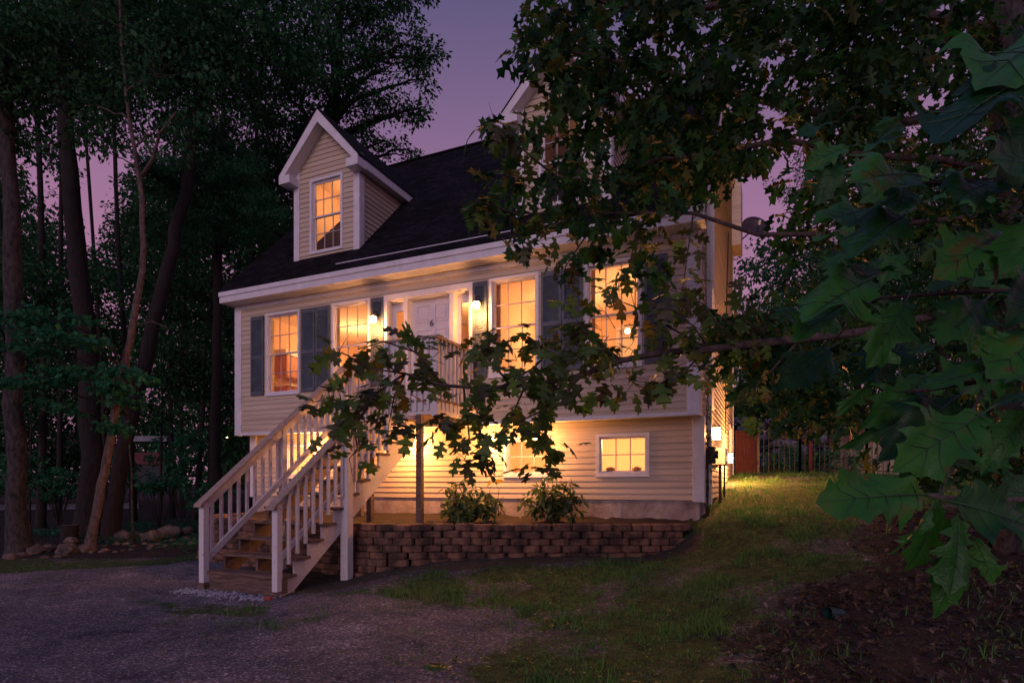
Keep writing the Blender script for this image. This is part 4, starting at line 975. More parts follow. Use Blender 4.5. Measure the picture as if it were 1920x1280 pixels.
def blob_points(blobs, dens, r, shell=.0):
    """blobs in view terms (px,py,D,wpx,hpx,depth m) -> cluster centres"""
    out=[]
    for (px,py,D,wp,hp,dm) in blobs:
        c=np.array(W(px,py,D)); rx=wp*D/F; rz=hp*D/F
        n_=max(3,int(dens*rx*rz*math.pi)); q=r.normal(0,1,(n_*2,3)); q=q/np.linalg.norm(q,axis=1,keepdims=True)*(r.random((n_*2,1))**.42)
        q=q[:n_]
        out.append(c+q[:,0:1]*rx*RIGHT+q[:,1:2]*dm*FWD+q[:,2:3]*rz*UP)
    return np.concatenate(out)
def limb_path(a,b,r,sag=.12,n=7):
    a=Vector(a);b=Vector(b); L=(b-a).length; pts=[]
    for k in range(n+1):
        t=k/n; p=a.lerp(b,t); p.z+=L*sag*math.sin(math.pi*t)*.6; 
        if 0<k<n: p+=Vector((r.normal(0,1),r.normal(0,1),r.normal(0,1)))*L*.018
        pts.append(p)
    return pts
def px_path(L): return [W(a,b,d) for a,b,d in L]
def tree(name,label,cat,trunk,radii,blobs,m_bark,m_leaf,tk='far',leaf=.12,dens=1.2,per=40,R=.45,group=None,seed=1,limbs=True,extra=(),flat=.75,droop=.45,seg=9,twigs=True,flare=True,ground=True):
    r=np.random.default_rng(seed); pts=[Vector(p) for p in trunk]; radii=[q*.78 for q in radii]
    if ground:
        g=float(GHn(np.array([pts[0].x]),np.array([pts[0].y]))[0]); pts[0].z=g-.15
    base=Vector((pts[0].x,pts[0].y,pts[0].z+.15)); t=thing(name,label,cat,base,group)
    # refine the trunk
    P2=[];R2=[]
    for k in range(len(pts)-1):
        for j in range(4):
            u=j/4; P2.append(pts[k].lerp(pts[k+1],u)); R2.append(radii[k]*(1-u)+radii[k+1]*u)
    P2.append(pts[-1]);R2.append(radii[-1])
    if flare: R2[0]*=1.7; R2[1]*=1.22; P2.insert(1,P2[0].lerp(P2[1],.35)); R2.insert(1,radii[0]*1.35)
    for k in range(1,len(P2)-1): P2[k]=P2[k]+Vector((r.normal(0,1),r.normal(0,1),0))*R2[k]*.12
    tb=MB(); tb.tube(P2,R2,seg+3,rough=.14); trunk_o=tb.build('trunk',m_bark,t,smooth=True)
    lb=MB()
    for path,ra,rb in extra:
        pp=[Vector(p) for p in path]; n_=len(pp); lb.tube(pp,[ra+(rb-ra)*k/(n_-1) for k in range(n_)],7,rough=.2)
    if blobs:
        C=blob_points(blobs,dens*CM,r)
        if limbs:
            TP=np.array([tuple(p) for p in P2]); 
            for (px,py,D,wp,hp,dm) in blobs:
                c=W(px,py,D); d=np.linalg.norm(TP-np.array(c),axis=1)+np.maximum(0,TP[:,2]-c.z+.3)*1.5+(TP[:,2]<2.2)*3; j=int(d.argmin()); r0=max(.025,min(R2[j]*.55,.14))
                pp=limb_path(P2[j],c,r); n_=len(pp); lb.tube(pp,[r0*(1-.8*k/(n_-1)) for k in range(n_)],6,rough=.2)
                if twigs:
                    near=C[np.linalg.norm(C-np.array(c),axis=1)<max(wp,hp)*D/F*1.05][:16]
                    for q in near: 
                        a=pp[r.integers(n_//2,n_)]; p3=limb_path(a,q,r,.08,3); lb.tube(p3,[r0*.24,r0*.18,r0*.12,r0*.06],4,cap=False)
        per_=per; P,Dv,N=clusters(C,R,per_,r,flat,droop=droop); S=leaf*r.uniform(.6,1.25,len(P))
        leaf_object('crown',tk,P,Dv,N,S,m_leaf,t,seed=seed)
    if lb.v: lb.build('limb',m_bark,t,smooth=True)
    return t
M['leaf_far']=leaf_mat('leaf_far',(.011,.045,.020),(.038,.125,.045),(.05,.11,.035),rough=.6,trans=.25,spec=.15)
M['leaf_far2']=leaf_mat('leaf_hemlock',(.018,.10,.045),(.04,.16,.07),(.07,.15,.05),rough=.6,trans=.25,spec=.15)
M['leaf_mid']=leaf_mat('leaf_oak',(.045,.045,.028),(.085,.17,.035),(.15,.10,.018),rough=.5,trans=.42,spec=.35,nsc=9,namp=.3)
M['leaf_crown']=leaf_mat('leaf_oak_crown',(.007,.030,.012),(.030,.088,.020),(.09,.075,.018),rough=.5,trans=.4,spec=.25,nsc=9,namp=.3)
M['leaf_low']=leaf_mat('leaf_maple',(.014,.09,.045),(.035,.17,.075),(.06,.18,.06),rough=.55,trans=.35,spec=.25)
M['leaf_bush']=leaf_mat('leaf_bush',(.035,.065,.022),(.09,.14,.04),(.12,.12,.03),rough=.45,trans=.25,spec=.4)
M['leaf_dead']=leaf_mat('leaf_dead',(.028,.022,.020),(.085,.062,.052),(.22,.17,.15),rough=.85,trans=.1,spec=.2)
CM=3.0
# ---- left wood
BK=M['bark']; LF=M['leaf_far']
tree('oak_tree','thick pale trunked tree at the far left edge, its foot behind the stone edging','tree',px_path([(34,1040,12.5),(32,880,12.5),(24,640,12.5),(22,420,12.6),(12,230,12.8),(-5,30,13),(-20,-200,13.4)]),[.25,.22,.205,.195,.18,.15,.10],
  [(40,40,12.5,150,130,1.2),(190,-60,13,160,110,1.3),(-40,160,12.5,110,130,1.2),(130,170,13,100,80,1)],M['bark_light'],LF,'star' if 0 else 'far',.15,1.6,60,.5,'tall trees in the left wood',21,extra=[(px_path([(20,250,12.7),(-10,200,12.6),(-60,120,12.4),(-140,20,12)]),.13,.05)])
tree('oak_tree','dark straight trunk second from the left edge rising into the canopy','tree',px_path([(172,960,16),(170,800,16),(152,520,16),(125,260,16.2),(112,0,16.5),(105,-260,17)]),[.36,.33,.29,.24,.19,.13],
  [(140,80,16,150,110,1.6),(250,10,16,130,120,1.6),(60,190,16.5,90,90,1.4),(230,150,15.6,110,80,1.4),(110,-90,16.5,200,120,1.8)],BK,LF,'far',.16,1.3,60,.55,'tall trees in the left wood',22)
tree('maple_tree','slender leaning tree with smooth pale bark between the stump and the stairs','tree',px_path([(168,1018,12.6),(185,930,12.6),(205,840,12.6),(222,740,12.6),(243,640,12.6),(262,540,12.6),(270,470,12.6),(266,370,12.6),(255,300,12.6),(240,200,12.6),(228,90,12.6),(222,-60,12.6)]),[.115,.11,.105,.10,.09,.08,.075,.065,.055,.045,.035,.02],
  [(300,140,12.6,120,90,1.2),(190,40,12.6,100,80,1.1),(330,230,12.4,70,50,.9),(150,200,12.8,60,40,.8),(210,290,12.8,50,35,.7)],M['bark_pale'],LF,'far',.13,1.4,50,.45,'tall trees in the left wood',23,
  extra=[(px_path([(266,330,12.6),(285,300,12.5),(300,250,12.4),(330,210,12.4)]),.045,.02),(px_path([(258,610,12.6),(285,602,12.5),(318,616,12.4)]),.016,.006)])
tree('oak_tree','large dark trunk leaning right behind the slender pale tree','tree',px_path([(205,955,15),(232,840,15),(285,620,15.2),(325,460,15.4),(352,340,15.6),(372,180,15.8),(385,-60,16)]),[.24,.22,.21,.20,.18,.14,.10],
  [(420,120,15.6,150,110,1.6),(330,60,15.5,120,100,1.5),(520,60,15.8,130,90,1.5),(470,-60,16,160,110,1.6)],BK,LF,'far',.16,1.4,62,.55,'tall trees in the left wood',24)
tree('oak_tree','big spreading tree behind the left end of the roof with its edge against the sky','tree',px_path([(560,960,21),(575,700,21),(600,400,21),(630,150,21),(650,-150,21)]),[.40,.36,.30,.24,.15],
  [(610,60,20,140,100,1.8),(520,160,19.5,120,80,1.6),(700,20,20,80,80,1.3),(735,120,20,52,38,.9),(775,85,20,42,40,.9),(800,105,20,26,38,.7),(748,210,20,45,40,.9),(722,265,20,50,34,.9),(765,280,20,28,22,.6),(650,200,20,80,60,1.4),(560,260,20,60,50,1.2),(700,-60,20,120,90,1.6),(480,330,20,110,70,1.6),(440,420,20,90,50,1.4),(800,150,20,12,16,.5),(785,205,20,14,10,.4)],BK,M['leaf_far'],'far',.15,1.9,60,.42,'tall trees in the left wood',25)
tree('hemlock_tree','bushy green hemlock with drooping boughs left of the dormer','tree',px_path([(402,940,18),(405,700,18),(410,480,18),(415,300,18),(420,180,18)]),[.20,.18,.15,.11,.06],
  [(405,300,16.8,80,55,1.3),(350,360,16.6,70,40,1.1),(440,360,16.8,65,50,1.2),(480,400,16.8,55,30,1.0),(400,420,17,90,40,1.2),(370,250,17,50,40,1),(300,330,16.4,40,22,.8)],BK,M['leaf_far2'],'far',.085,5,110,.36,'tall trees in the left wood',26,flat=.35,droop=.8)
for i,(x0,y0,x1,y1,D,ra,lb,bl) in enumerate((
  (78,940,70,-100,19,.24,'narrow dark trunk between the two thickest left trunks',[(60,60,19,110,110,1.6),(-20,0,18.5,130,130,1.6)]),
  (104,935,128,-60,22,.20,'thin dark trunk close left of the second thick trunk',[(180,60,22,130,120,1.8),(100,300,22,50,40,1)]),
  (246,925,205,-80,21,.20,'straight thin trunk seen just left of the slender pale tree',[(230,90,21,120,110,1.8),(160,230,21,60,60,1.2)]),
  (322,900,330,-60,23,.18,'reddish thin trunk right of the leaning dark trunk',[(330,160,23,90,100,1.6),(300,20,23,120,120,1.8)]),
  (345,905,350,-60,24,.19,'thin trunk paired with the reddish one before the stairs',[(360,60,24,130,120,1.8)]),
  (373,895,430,-80,22,.20,'thin dark trunk nearest the left corner of the house',[(470,100,23,130,120,1.8),(560,330,22,80,70,1.6)]),
  (20,905,-30,-100,24,.2,'thin dark trunk at the very left edge behind the pale trunk',[(0,480,22,60,60,1.4),(20,180,24,70,80,1.6),(-30,560,22,70,60,1.4)]),
  (196,915,150,-60,25,.18,'thin trunk right behind the second thick trunk',[(110,470,24,60,50,1.4),(190,200,24,70,60,1.5),(250,470,24,60,70,1.5),(300,400,24,60,60,1.5)]),
  (462,890,500,-90,27,.26,'dark trunk half hidden behind the left corner of the house',[(520,230,26,130,110,2),(500,420,26,110,90,2)]))):
    mids=[(x0+(x1-x0)*t+ (6*math.sin(5*t+i)),y0+(y1-y0)*t,D) for t in (0,.2,.45,.7,1)]
    tree('oak_tree',lb,'tree',px_path(mids),[ra*.6,ra*.55,ra*.48,ra*.4,ra*.25],bl,BK,LF,'far',.17,1.1,60,.6,'thin trees in the left wood',40+i)
# low maple boughs in the wood
tree('maple_sapling','young maple with flat layers of broad green leaves in front of the left trunks','sapling',px_path([(250,985,13.8),(246,880,13.6),(238,780,13.4),(225,690,13.2),(205,620,13)]),[.035,.03,.025,.02,.01],
  [(110,700,11.6,90,14,.7),(190,730,11.6,70,12,.6),(60,650,11.8,70,16,.7),(150,640,12,80,14,.7),(240,755,12.2,40,10,.5),(215,800,12.4,50,10,.5),(30,720,11.6,50,12,.5),(100,600,12.2,80,16,.8),(260,700,12,50,12,.6),(20,600,11.8,60,20,.7),(170,690,11.8,90,10,.7),(120,770,12,40,10,.5)],M['bark_light'],M['leaf_low'],'maple',.15,7,26,.28,None,60,flat=.2,droop=.12,flare=False)
for i,(px,py,D,bl,lb) in enumerate(((300,905,19,[(300,780,18,60,26,.9),(340,730,18.5,60,30,1),(270,700,18.5,50,30,1),(330,640,18,60,50,1),(290,560,18.5,60,50,1)],'dim sapling with thin foliage behind the leaning tree'),
  (55,920,20,[(30,560,18,80,50,1.2),(60,500,19,60,50,1.2),(10,780,18,50,40,1),(90,720,18,60,60,1.2),(110,590,19,60,60,1.2),(170,520,19,50,50,1.2)],'dark leafy sapling between the leftmost trunks'),
  (390,900,20,[(400,600,20,70,60,1.4),(350,520,20,60,60,1.3),(420,720,20,40,60,1.2),(380,680,19,60,60,1.2),(300,440,20,60,60,1.2)],'shadowy sapling crowded against the left corner of the house'))):
    tree('sapling',lb,'sapling',px_path([(px,py,D),(px+4,py-150,D),(px+10,py-330,D)]),[.05,.04,.02],bl,BK,M['leaf_far'],'far',.14,3,45,.4,'saplings in the left wood',70+i,flat=.5,droop=.25,flare=False)
for i,(px,D,wp,hp,py,lb_) in enumerate(((30,16,50,40,880,'low leafy bush behind the big pale trunk'),(110,19,50,40,905,'low bush in the gap left of the second thick trunk'),(300,17,50,26,900,'low bush below the dim sapling'),(395,16,46,30,925,'low green bush nearest the left stair post'),(340,21,60,50,850,'dark bush in front of the shed'),(215,20,40,40,870,'bush between the slender pale tree and the second thick trunk'))):
    b=W(px,py+30,D); b.z=float(GHn(np.array([b.x]),np.array([b.y]))[0]); t=thing('bush',lb_,'bush',b,'bushes in the left wood'); r=np.random.default_rng(500+i); C=blob_points([(px,py,D,wp,hp,.6)],20,r); P,Dv,N=clusters(C,.2,26,r,.7); leaf_object('foliage','maple',P,Dv,N,r.uniform(.08,.14,len(P)),M['leaf_low'],t,seed=i)
    sb=MB()
    for q in C[:14]: sb.tube([b,b.lerp(Vector(q),.5)+Vector((0,0,.05)),Vector(q)],[.02,.014,.006],5)
    sb.build('stem',BK,t)
# far woodland mass behind everything
r=np.random.default_rng(90); Cs=[]
for px in np.arange(-500,2500,26):
    D=r.uniform(30,46); top = 330 if px<640 else (430 if px>1440 else 700)
    top += 60*math.sin(px*.013)+r.uniform(-40,40)
    if 120<px<230: top+=90
    if 640<px<1400: top=720
    hpx=907-top
    for k in range(int(30*hpx/400)):
        py=907-hpx*r.random(); w_=(60 if py>top+60 else 30); Cs.append(np.array(W(px+r.normal(0,1)*w_*.5,py,D+r.normal(0,1.5))))
Cs=np.array(Cs); P,Dv,N=clusters(Cs,1.3,95,r,.8); S=.30*r.uniform(.6,1.3,len(P))
o=leaf_object('distant_woodland','far',P,Dv,N,S,M['leaf_far'],None,seed=91); tag(o,'dark distant woodland behind the yard','woodland',kind='stuff')
# trunks and crowns on the right, beyond the lawn
for i,(px,py,D,ra,bl,lb,lf) in enumerate((
  (1600,880,24,.22,[(1600,560,23,110,80,1.8),(1700,470,23,120,110,2),(1560,480,24,60,60,1.5),(1650,660,23,130,60,1.8)],'leafy tree beyond the iron fence at the right',M['leaf_far']),
  (1760,880,22,.25,[(1760,380,22,140,140,2),(1850,520,22,130,130,2),(1720,600,22,110,80,1.8),(1880,280,22,140,150,2)],'dense tree behind the near right trunk',M['leaf_far']),
  (1440,880,26,.16,[(1425,680,25,60,40,1.4),(1490,640,25,60,40,1.4),(1500,690,25,90,40,1.5),(1392,600,26,20,60,.6),(1440,600,25,50,40,1),(1400,650,25,40,40,1),(1460,560,25,30,20,.8),(1560,560,25,50,50,1)],'small rounded tree just right of the rear corner of the house',M['leaf_far2']),
  (1530,860,30,.2,[(1540,330,28,90,70,2),(1600,200,28,120,100,2),(1500,600,29,50,40,1.4),(1560,420,28,70,50,1.6)],'tall airy tree far behind the right of the house',M['leaf_far']))):
    tp_=min(b_[1] for b_ in bl); hh_=py-tp_; tree('oak_tree',lb,'tree',px_path([(px,py,D),(px+6,py-hh_*.35,D),(px+14,py-hh_*.7,D),(px+10,py-hh_,D)]),[ra,ra*.8,ra*.6,ra*.3],bl,BK,lf,'far',.15,1.3,60,.5,'trees beyond the back lawn',100+i)

# ---- the oak beside the camera side: trunk at the right, long boughs over the yard
LM=M['leaf_mid']
r=np.random.default_rng(120)
trunk=px_path([(1915,1290,6.2),(1908,1000,6.2),(1900,620,6.2),(1893,200,6.2),(1880,-100,6.3),(1870,-500,6.4)])
oak=thing('oak_tree','large oak at the right whose long boughs hang in front of the house','tree',trunk[0])
g=float(GHn(np.array([trunk[0].x]),np.array([trunk[0].y]))[0]); trunk[0].z=g-.1; oak.location=(trunk[0].x,trunk[0].y,g)
MB().tube(trunk,[.26,.21,.19,.18,.16,.12],14,rough=.25).build('trunk',M['bark_light'],oak,smooth=True)
boughs=[ # (path, r0, r1, leaf step)
 ([(1895,560,6.1),(1760,590,5.4),(1640,620,4.9),(1500,636,4.6),(1385,648,4.5),(1330,655,4.5),(1250,660,4.5),(1165,675,4.5),(1100,700,4.5),(1060,712,4.5),(985,722,4.4),(900,728,4.4),(830,722,4.4),(760,700,4.4),(690,690,4.4)],.042,.006),
 ([(1893,330,6.1),(1760,300,5.6),(1600,290,5.3),(1470,262,5.2),(1330,290,5.2),(1230,300,5.2),(1130,340,5.1),(1040,330,5.1)],.04,.008),
 ([(1890,180,6.2),(1700,230,5.8),(1560,220,5.6),(1430,190,5.5),(1300,150,5.4),(1180,120,5.3),(1080,100,5.3),(1000,80,5.2)],.05,.008),
 ([(1890,60,6.2),(1700,20,5.8),(1500,-20,5.6),(1300,20,5.4),(1150,10,5.2),(1050,-20,5.2)],.05,.01),
 ([(1893,400,6.1),(1700,420,5.6),(1560,440,5.3),(1420,440,5.2),(1300,400,5.1),(1180,400,5.1),(1080,400,5.0),(960,400,4.9)],.03,.006)]
subs=[ # hanging and side branchlets of the long low bough and the others
 [(1165,675,4.5),(1120,640,4.5),(1090,612,4.5),(1075,590,4.5)],[(1330,655,4.5),(1300,610,4.5),(1262,590,4.4)],[(1440,642,4.6),(1400,622,4.5),(1345,592,4.4)],[(1165,675,4.5),(1130,655,4.5),(1100,650,4.4)],[(1330,655,4.5),(1250,610,4.45),(1190,575,4.4),(1150,560,4.4)],[(1385,648,4.5),(1340,600,4.5),(1320,570,4.5),(1250,540,4.5)],
 [(1320,658,4.5),(1290,690,4.5),(1265,712,4.5),(1240,718,4.5),(1190,714,4.5)],[(1060,712,4.5),(1030,660,4.4),(990,630,4.4),(960,640,4.4)],[(1060,712,4.5),(1015,770,4.5),(975,790,4.5),(930,820,4.5),(880,850,4.5)],
 [(985,722,4.4),(960,780,4.4),(930,820,4.4)],[(1060,712,4.5),(1020,740,4.5),(1010,790,4.5),(1030,840,4.5),(1060,850,4.5)],[(900,728,4.4),(880,770,4.4),(850,800,4.4),(800,790,4.4)],
 [(870,728,4.4),(880,820,4.4),(872,860,4.4)],[(830,722,4.4),(800,680,4.4),(765,650,4.4),(758,625,4.4)],[(830,722,4.4),(780,660,4.4),(720,640,4.4),(670,655,4.4)],[(690,690,4.4),(650,665,4.4),(635,660,4.4)],
 [(760,700,4.4),(700,740,4.4),(650,760,4.4),(620,745,4.4),(585,755,4.4)],[(700,745,4.4),(650,790,4.4),(610,800,4.4)],[(690,760,4.4),(665,800,4.4),(670,840,4.4),(655,860,4.4)],[(760,700,4.4),(740,740,4.4),(730,790,4.4)],
 [(960,722,4.4),(920,680,4.35),(900,650,4.3),(880,650,4.3)],[(940,725,4.4),(1000,690,4.3),(1050,640,4.3),(1090,620,4.3)],
 [(1500,636,4.6),(1450,690,4.5),(1420,720,4.5),(1400,780,4.5)],[(1440,642,4.6),(1400,600,4.5),(1380,560,4.5)],[(1250,660,4.5),(1262,690,4.5),(1258,715,4.5)],[(1200,400,5.1),(1190,450,5.0),(1180,500,4.9),(1160,530,4.8)],
 [(1180,400,5.1),(1100,440,5.0),(1060,500,4.9),(1060,560,4.9)],[(1080,400,5.0),(1010,440,4.9),(985,470,4.9)],[(1300,400,5.1),(1290,470,5.0),(1280,540,4.9)],[(960,400,4.9),(910,380,4.8),(890,400,4.8)],[(1040,330,5.1),(980,280,5.0),(930,240,5.0),(905,235,5.0)]]
lb=MB()
BP=[]
for L,ra,rb in boughs:
    pp=px_path(L); n_=len(pp); lb.tube(pp,[ra+(rb-ra)*k/(n_-1) for k in range(n_)],8,rough=.25)
for L in subs:
    pp=px_path(L); n_=len(pp); lb.tube(pp,[.010-.007*k/(n_-1) for k in range(n_)],6,rough=.2)
    for q in range(3):
        k=r.integers(1,n_); a=pp[k]; b=a+Vector((r.normal(0,.12),r.normal(0,.12),r.normal(-.02,.12))); lb.tube([a,a.lerp(b,.5)+Vector((0,0,.01)),b],[.003,.0022,.001],4)
# thin bare twigs before the right hand window
for q in range(16):
    a=W(r.uniform(1110,1260),r.uniform(600,690),4.5); b=a+Vector((r.normal(0,.16),r.normal(0,.1),r.normal(0,.12))); lb.tube([a,a.lerp(b,.5)+Vector((r.normal(0,.02),0,r.normal(0,.02))),b],[.0035,.0025,.001],4)
lb.build('limb',M['bark_oak'],oak,smooth=True)
# rosettes of large leaves: along the branchlets
C=[]; 
for L in subs:
    for k in range(1,len(L)):
        a,b=L[k-1],L[k]; seglen=math.hypot(a[0]-b[0],a[1]-b[1]); nn=max(1,int(seglen/24))
        for j in range(nn):
            t=(j+1)/nn
            if k==1 and t<.5: continue
            C.append(np.array(W(a[0]+(b[0]-a[0])*t+r.normal(0,6),a[1]+(b[1]-a[1])*t+r.normal(0,6),a[2]+(b[2]-a[2])*t+r.normal(0,.08))))
C=np.array(C)
P,Dv,N=clusters(C,.07,3,r,.45,droop=.22,nj=.34,dj=.38)
# filler rosettes along the left half of the long bough
def fill(n_,x0,x1,fy,sy,D,sd):
    x=r.uniform(x0,x1,n_); y=fy(x)+r.normal(0,1,n_)*sy(x); return np.array([np.array(W(a,b,D+r.normal(0,sd))) for a,b in zip(x,y)])
C2=np.concatenate([fill(13,690,1010,lambda x:715+0*x,lambda x:32+0*x,4.4,.25),fill(13,600,800,lambda x:720-(x-700)*.1,lambda x:40+0*x,4.4,.25),fill(26,900,1140,lambda x:672-(x-900)*.05,lambda x:34+0*x,4.4,.25),fill(20,1100,1460,lambda x:655-(x-1100)*.1,lambda x:38+0*x,4.55,.3),
  fill(5,820,930,lambda x:830+0*x,lambda x:30+0*x,4.4,.2),fill(2,950,1050,lambda x:880+0*x,lambda x:30+0*x,4.45,.1)])
P2,D2,N2=clusters(C2,.07,3,r,.45,droop=.22,nj=.34,dj=.38)
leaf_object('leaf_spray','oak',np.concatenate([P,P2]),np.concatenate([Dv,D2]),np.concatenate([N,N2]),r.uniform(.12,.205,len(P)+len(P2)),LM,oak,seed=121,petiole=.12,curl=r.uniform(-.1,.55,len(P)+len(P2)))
# upper crown over the roof and the second dormer
def poly_fill(poly,n_,D0,D1,r):
    xs=[p[0] for p in poly]; ys=[p[1] for p in poly]; out=[]
    while len(out)<n_:
        x=r.uniform(min(xs),max(xs)); y=r.uniform(min(ys),max(ys)); c=False; j=len(poly)-1
        for i in range(len(poly)):
            if (poly[i][1]>y)!=(poly[j][1]>y) and x<(poly[j][0]-poly[i][0])*(y-poly[i][1])/(poly[j][1]-poly[i][1])+poly[i][0]: c=not c
            j=i
        if c and not (1368<x<1470 and 375<y<545): out.append(np.array(W(x,y,r.uniform(D0,D1))))
    return np.array(out)
up1=[(1025,-90),(985,60),(975,125),(1010,140),(1040,150),(1000,205),(975,235),(985,300),(915,345),(890,395),(930,430),(975,420),(990,455),(1040,470),(1060,520),(1110,510),(1150,470),(1190,520),(1250,470),(1290,500),(1300,420),(1355,360),(1400,320),(1500,300),(1600,200),(1700,-90)]
C=poly_fill(up1,195,4.6,6.2,r); C=np.concatenate([C,poly_fill([(1000,200),(1140,170),(1180,420),(985,440)],14,4.7,5.6,r)]); P,Dv,N=clusters(C,.12,7,r,.8,droop=.3)
top=[(1030,-90),(1000,40),(1040,130),(1100,230),(1200,330),(1330,380),(1480,250),(1700,200),(1750,-90)]
Cb=poly_fill(top,300,5.0,7.0,r); Pb,Db,Nb=clusters(Cb,.16,8,r,.8,droop=.3)
spec=[(905,238,5.0),(925,232,5.0),(940,240,5.0),(975,68,5.2),(985,90,5.2),(968,100,5.2),(1000,105,5.2),(985,120,5.2),(880,395,4.8),(895,375,4.8),(905,410,4.8),(955,455,4.8),(925,350,4.9),(940,330,4.9),(1210,540,4.7),(1230,520,4.7),(1180,530,4.7),(1070,500,4.8),(1080,470,4.8)]
Cc=np.array([np.array(W(*s)) for s in spec]); Pc,Dc,Nc=clusters(Cc,.05,4,r,.8,droop=.2)
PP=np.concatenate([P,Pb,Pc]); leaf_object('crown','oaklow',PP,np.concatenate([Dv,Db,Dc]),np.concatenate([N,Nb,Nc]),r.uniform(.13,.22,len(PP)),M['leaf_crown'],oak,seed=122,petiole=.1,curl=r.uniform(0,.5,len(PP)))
fr2=[(1330,600),(1500,540),(1560,800),(1470,790),(1400,740),(1370,690)]
C=poly_fill(fr2,60,4.6,6.0,r); P,Dv,N=clusters(C,.12,6,r,.8,droop=.3); leaf_object('crown','oaklow',P,Dv,N,r.uniform(.13,.2,len(P)),M['leaf_crown'],oak,seed=124,petiole=.1,curl=r.uniform(0,.5,len(P)))
# right hand filler between the boughs
fr=[(1520,250),(1475,380),(1500,520),(1400,600),(1330,610),(1360,700),(1420,720),(1480,760),(1560,800),(1640,860),(1760,900),(1990,900),(1990,-90),(1650,-90)]
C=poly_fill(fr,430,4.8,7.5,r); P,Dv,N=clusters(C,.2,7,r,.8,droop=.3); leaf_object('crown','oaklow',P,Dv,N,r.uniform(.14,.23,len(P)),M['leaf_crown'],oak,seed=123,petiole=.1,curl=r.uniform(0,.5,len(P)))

# ---- near branch with very large leaves
M['leaf_near']=leaf_mat('leaf_near',(.006,.040,.012),(.032,.145,.022),(.08,.08,.02),rough=.45,trans=.25,spec=.28,nsc=26,namp=.9,bump=.5)
def near_leaf(mesh, b, t, D0, D1, roll, width=1.0, bend=.18, rs=0):
    """one big lobed leaf with raised midrib side veins and petiole, base b tip t in view terms"""
    B=W(b[0],b[1],D0); T_=W(t[0],t[1],D1); L=(T_-B).length; d=(T_-B).normalized(); fw=Vector(tuple(-FWD)); n=(fw*math.cos(roll)+Vector((0,0,1))*math.sin(roll)); x=d.cross(n).normalized(); n=x.cross(d)
    h=[(0,0),(.04,.10),(.16,.16),(.15,.24),(.26,.30),(.36,.36),(.22,.42),(.28,.50),(.43,.56),(.40,.60),(.22,.62),(.24,.70),(.34,.79),(.20,.80),(.18,.87),(.10,.90),(.07,.95),(0,1)]; rr_=random.Random(rs); M_=5; idx={}
    lobes=[rr_.uniform(.75,1.25) for _ in range(40)]
    V=mesh['v'];Fq_=mesh['f']
    def pos(u,v): # u across, v along
        z=.24*abs(u)-bend*(v*v)*1.3-.55*u*u+.05*math.sin(11*v+rs)*(abs(u)*3)+.07*math.sin(9*u+6*v+rs*2)*min(1,abs(u)*5)
        return B+x*(u*L*width)+d*((v)*L)+n*(z*L)
    for sg in (1,-1):
        hh=[]
        for k in range(len(h)-1):
            for j in range(2):
                q=j/2; hh.append((h[k][0]*(1-q)+h[k+1][0]*q,h[k][1]*(1-q)+h[k+1][1]*q))
        hh.append(h[-1]); n0=len(V)
        for (ox,oy) in hh:
            for m in range(M_+1):
                f=m/M_; V.append(tuple(pos(sg*ox*f*(lobes[int(oy*7)+(10 if sg>0 else 0)]), oy-.10*(1-f)*(1 if 0<oy<1 else 0)*min(1,ox*4))))
        for k in range(len(hh)-1):
            for m in range(M_):
                a=n0+k*(M_+1)+m; q=(a,a+1,a+M_+2,a+M_+1); Fq_.append(q if sg>0 else q[::-1])
    # veins
    vb=mesh['veins']
    up=n*.0022*(L/.18)
    vb.tube([pos(0,-.16)+up,pos(0,0)+up,pos(0,.3)+up,pos(0,.6)+up,pos(0,.97)+up],[.0018*L/.18,.0015*L/.18,.0011*L/.18,.0007*L/.18,.0003],5)
    vb2=mesh['veins']
    for sg in (1,-1):
        for (v0,u1,v1) in ((.12,.17,.21),(.28,.33,.45),(.42,.34,.57),(.56,.26,.75),(.68,.2,.85)):
            vb2.tube([pos(0,v0)+up,pos(sg*u1*.5,(v0+v1)/2+.02)+up*.7,pos(sg*u1,v1)+up*.5],[.0007*L/.18,.0005*L/.18,.0002],4)
mesh={'v':[],'f':[],'veins':MB()}
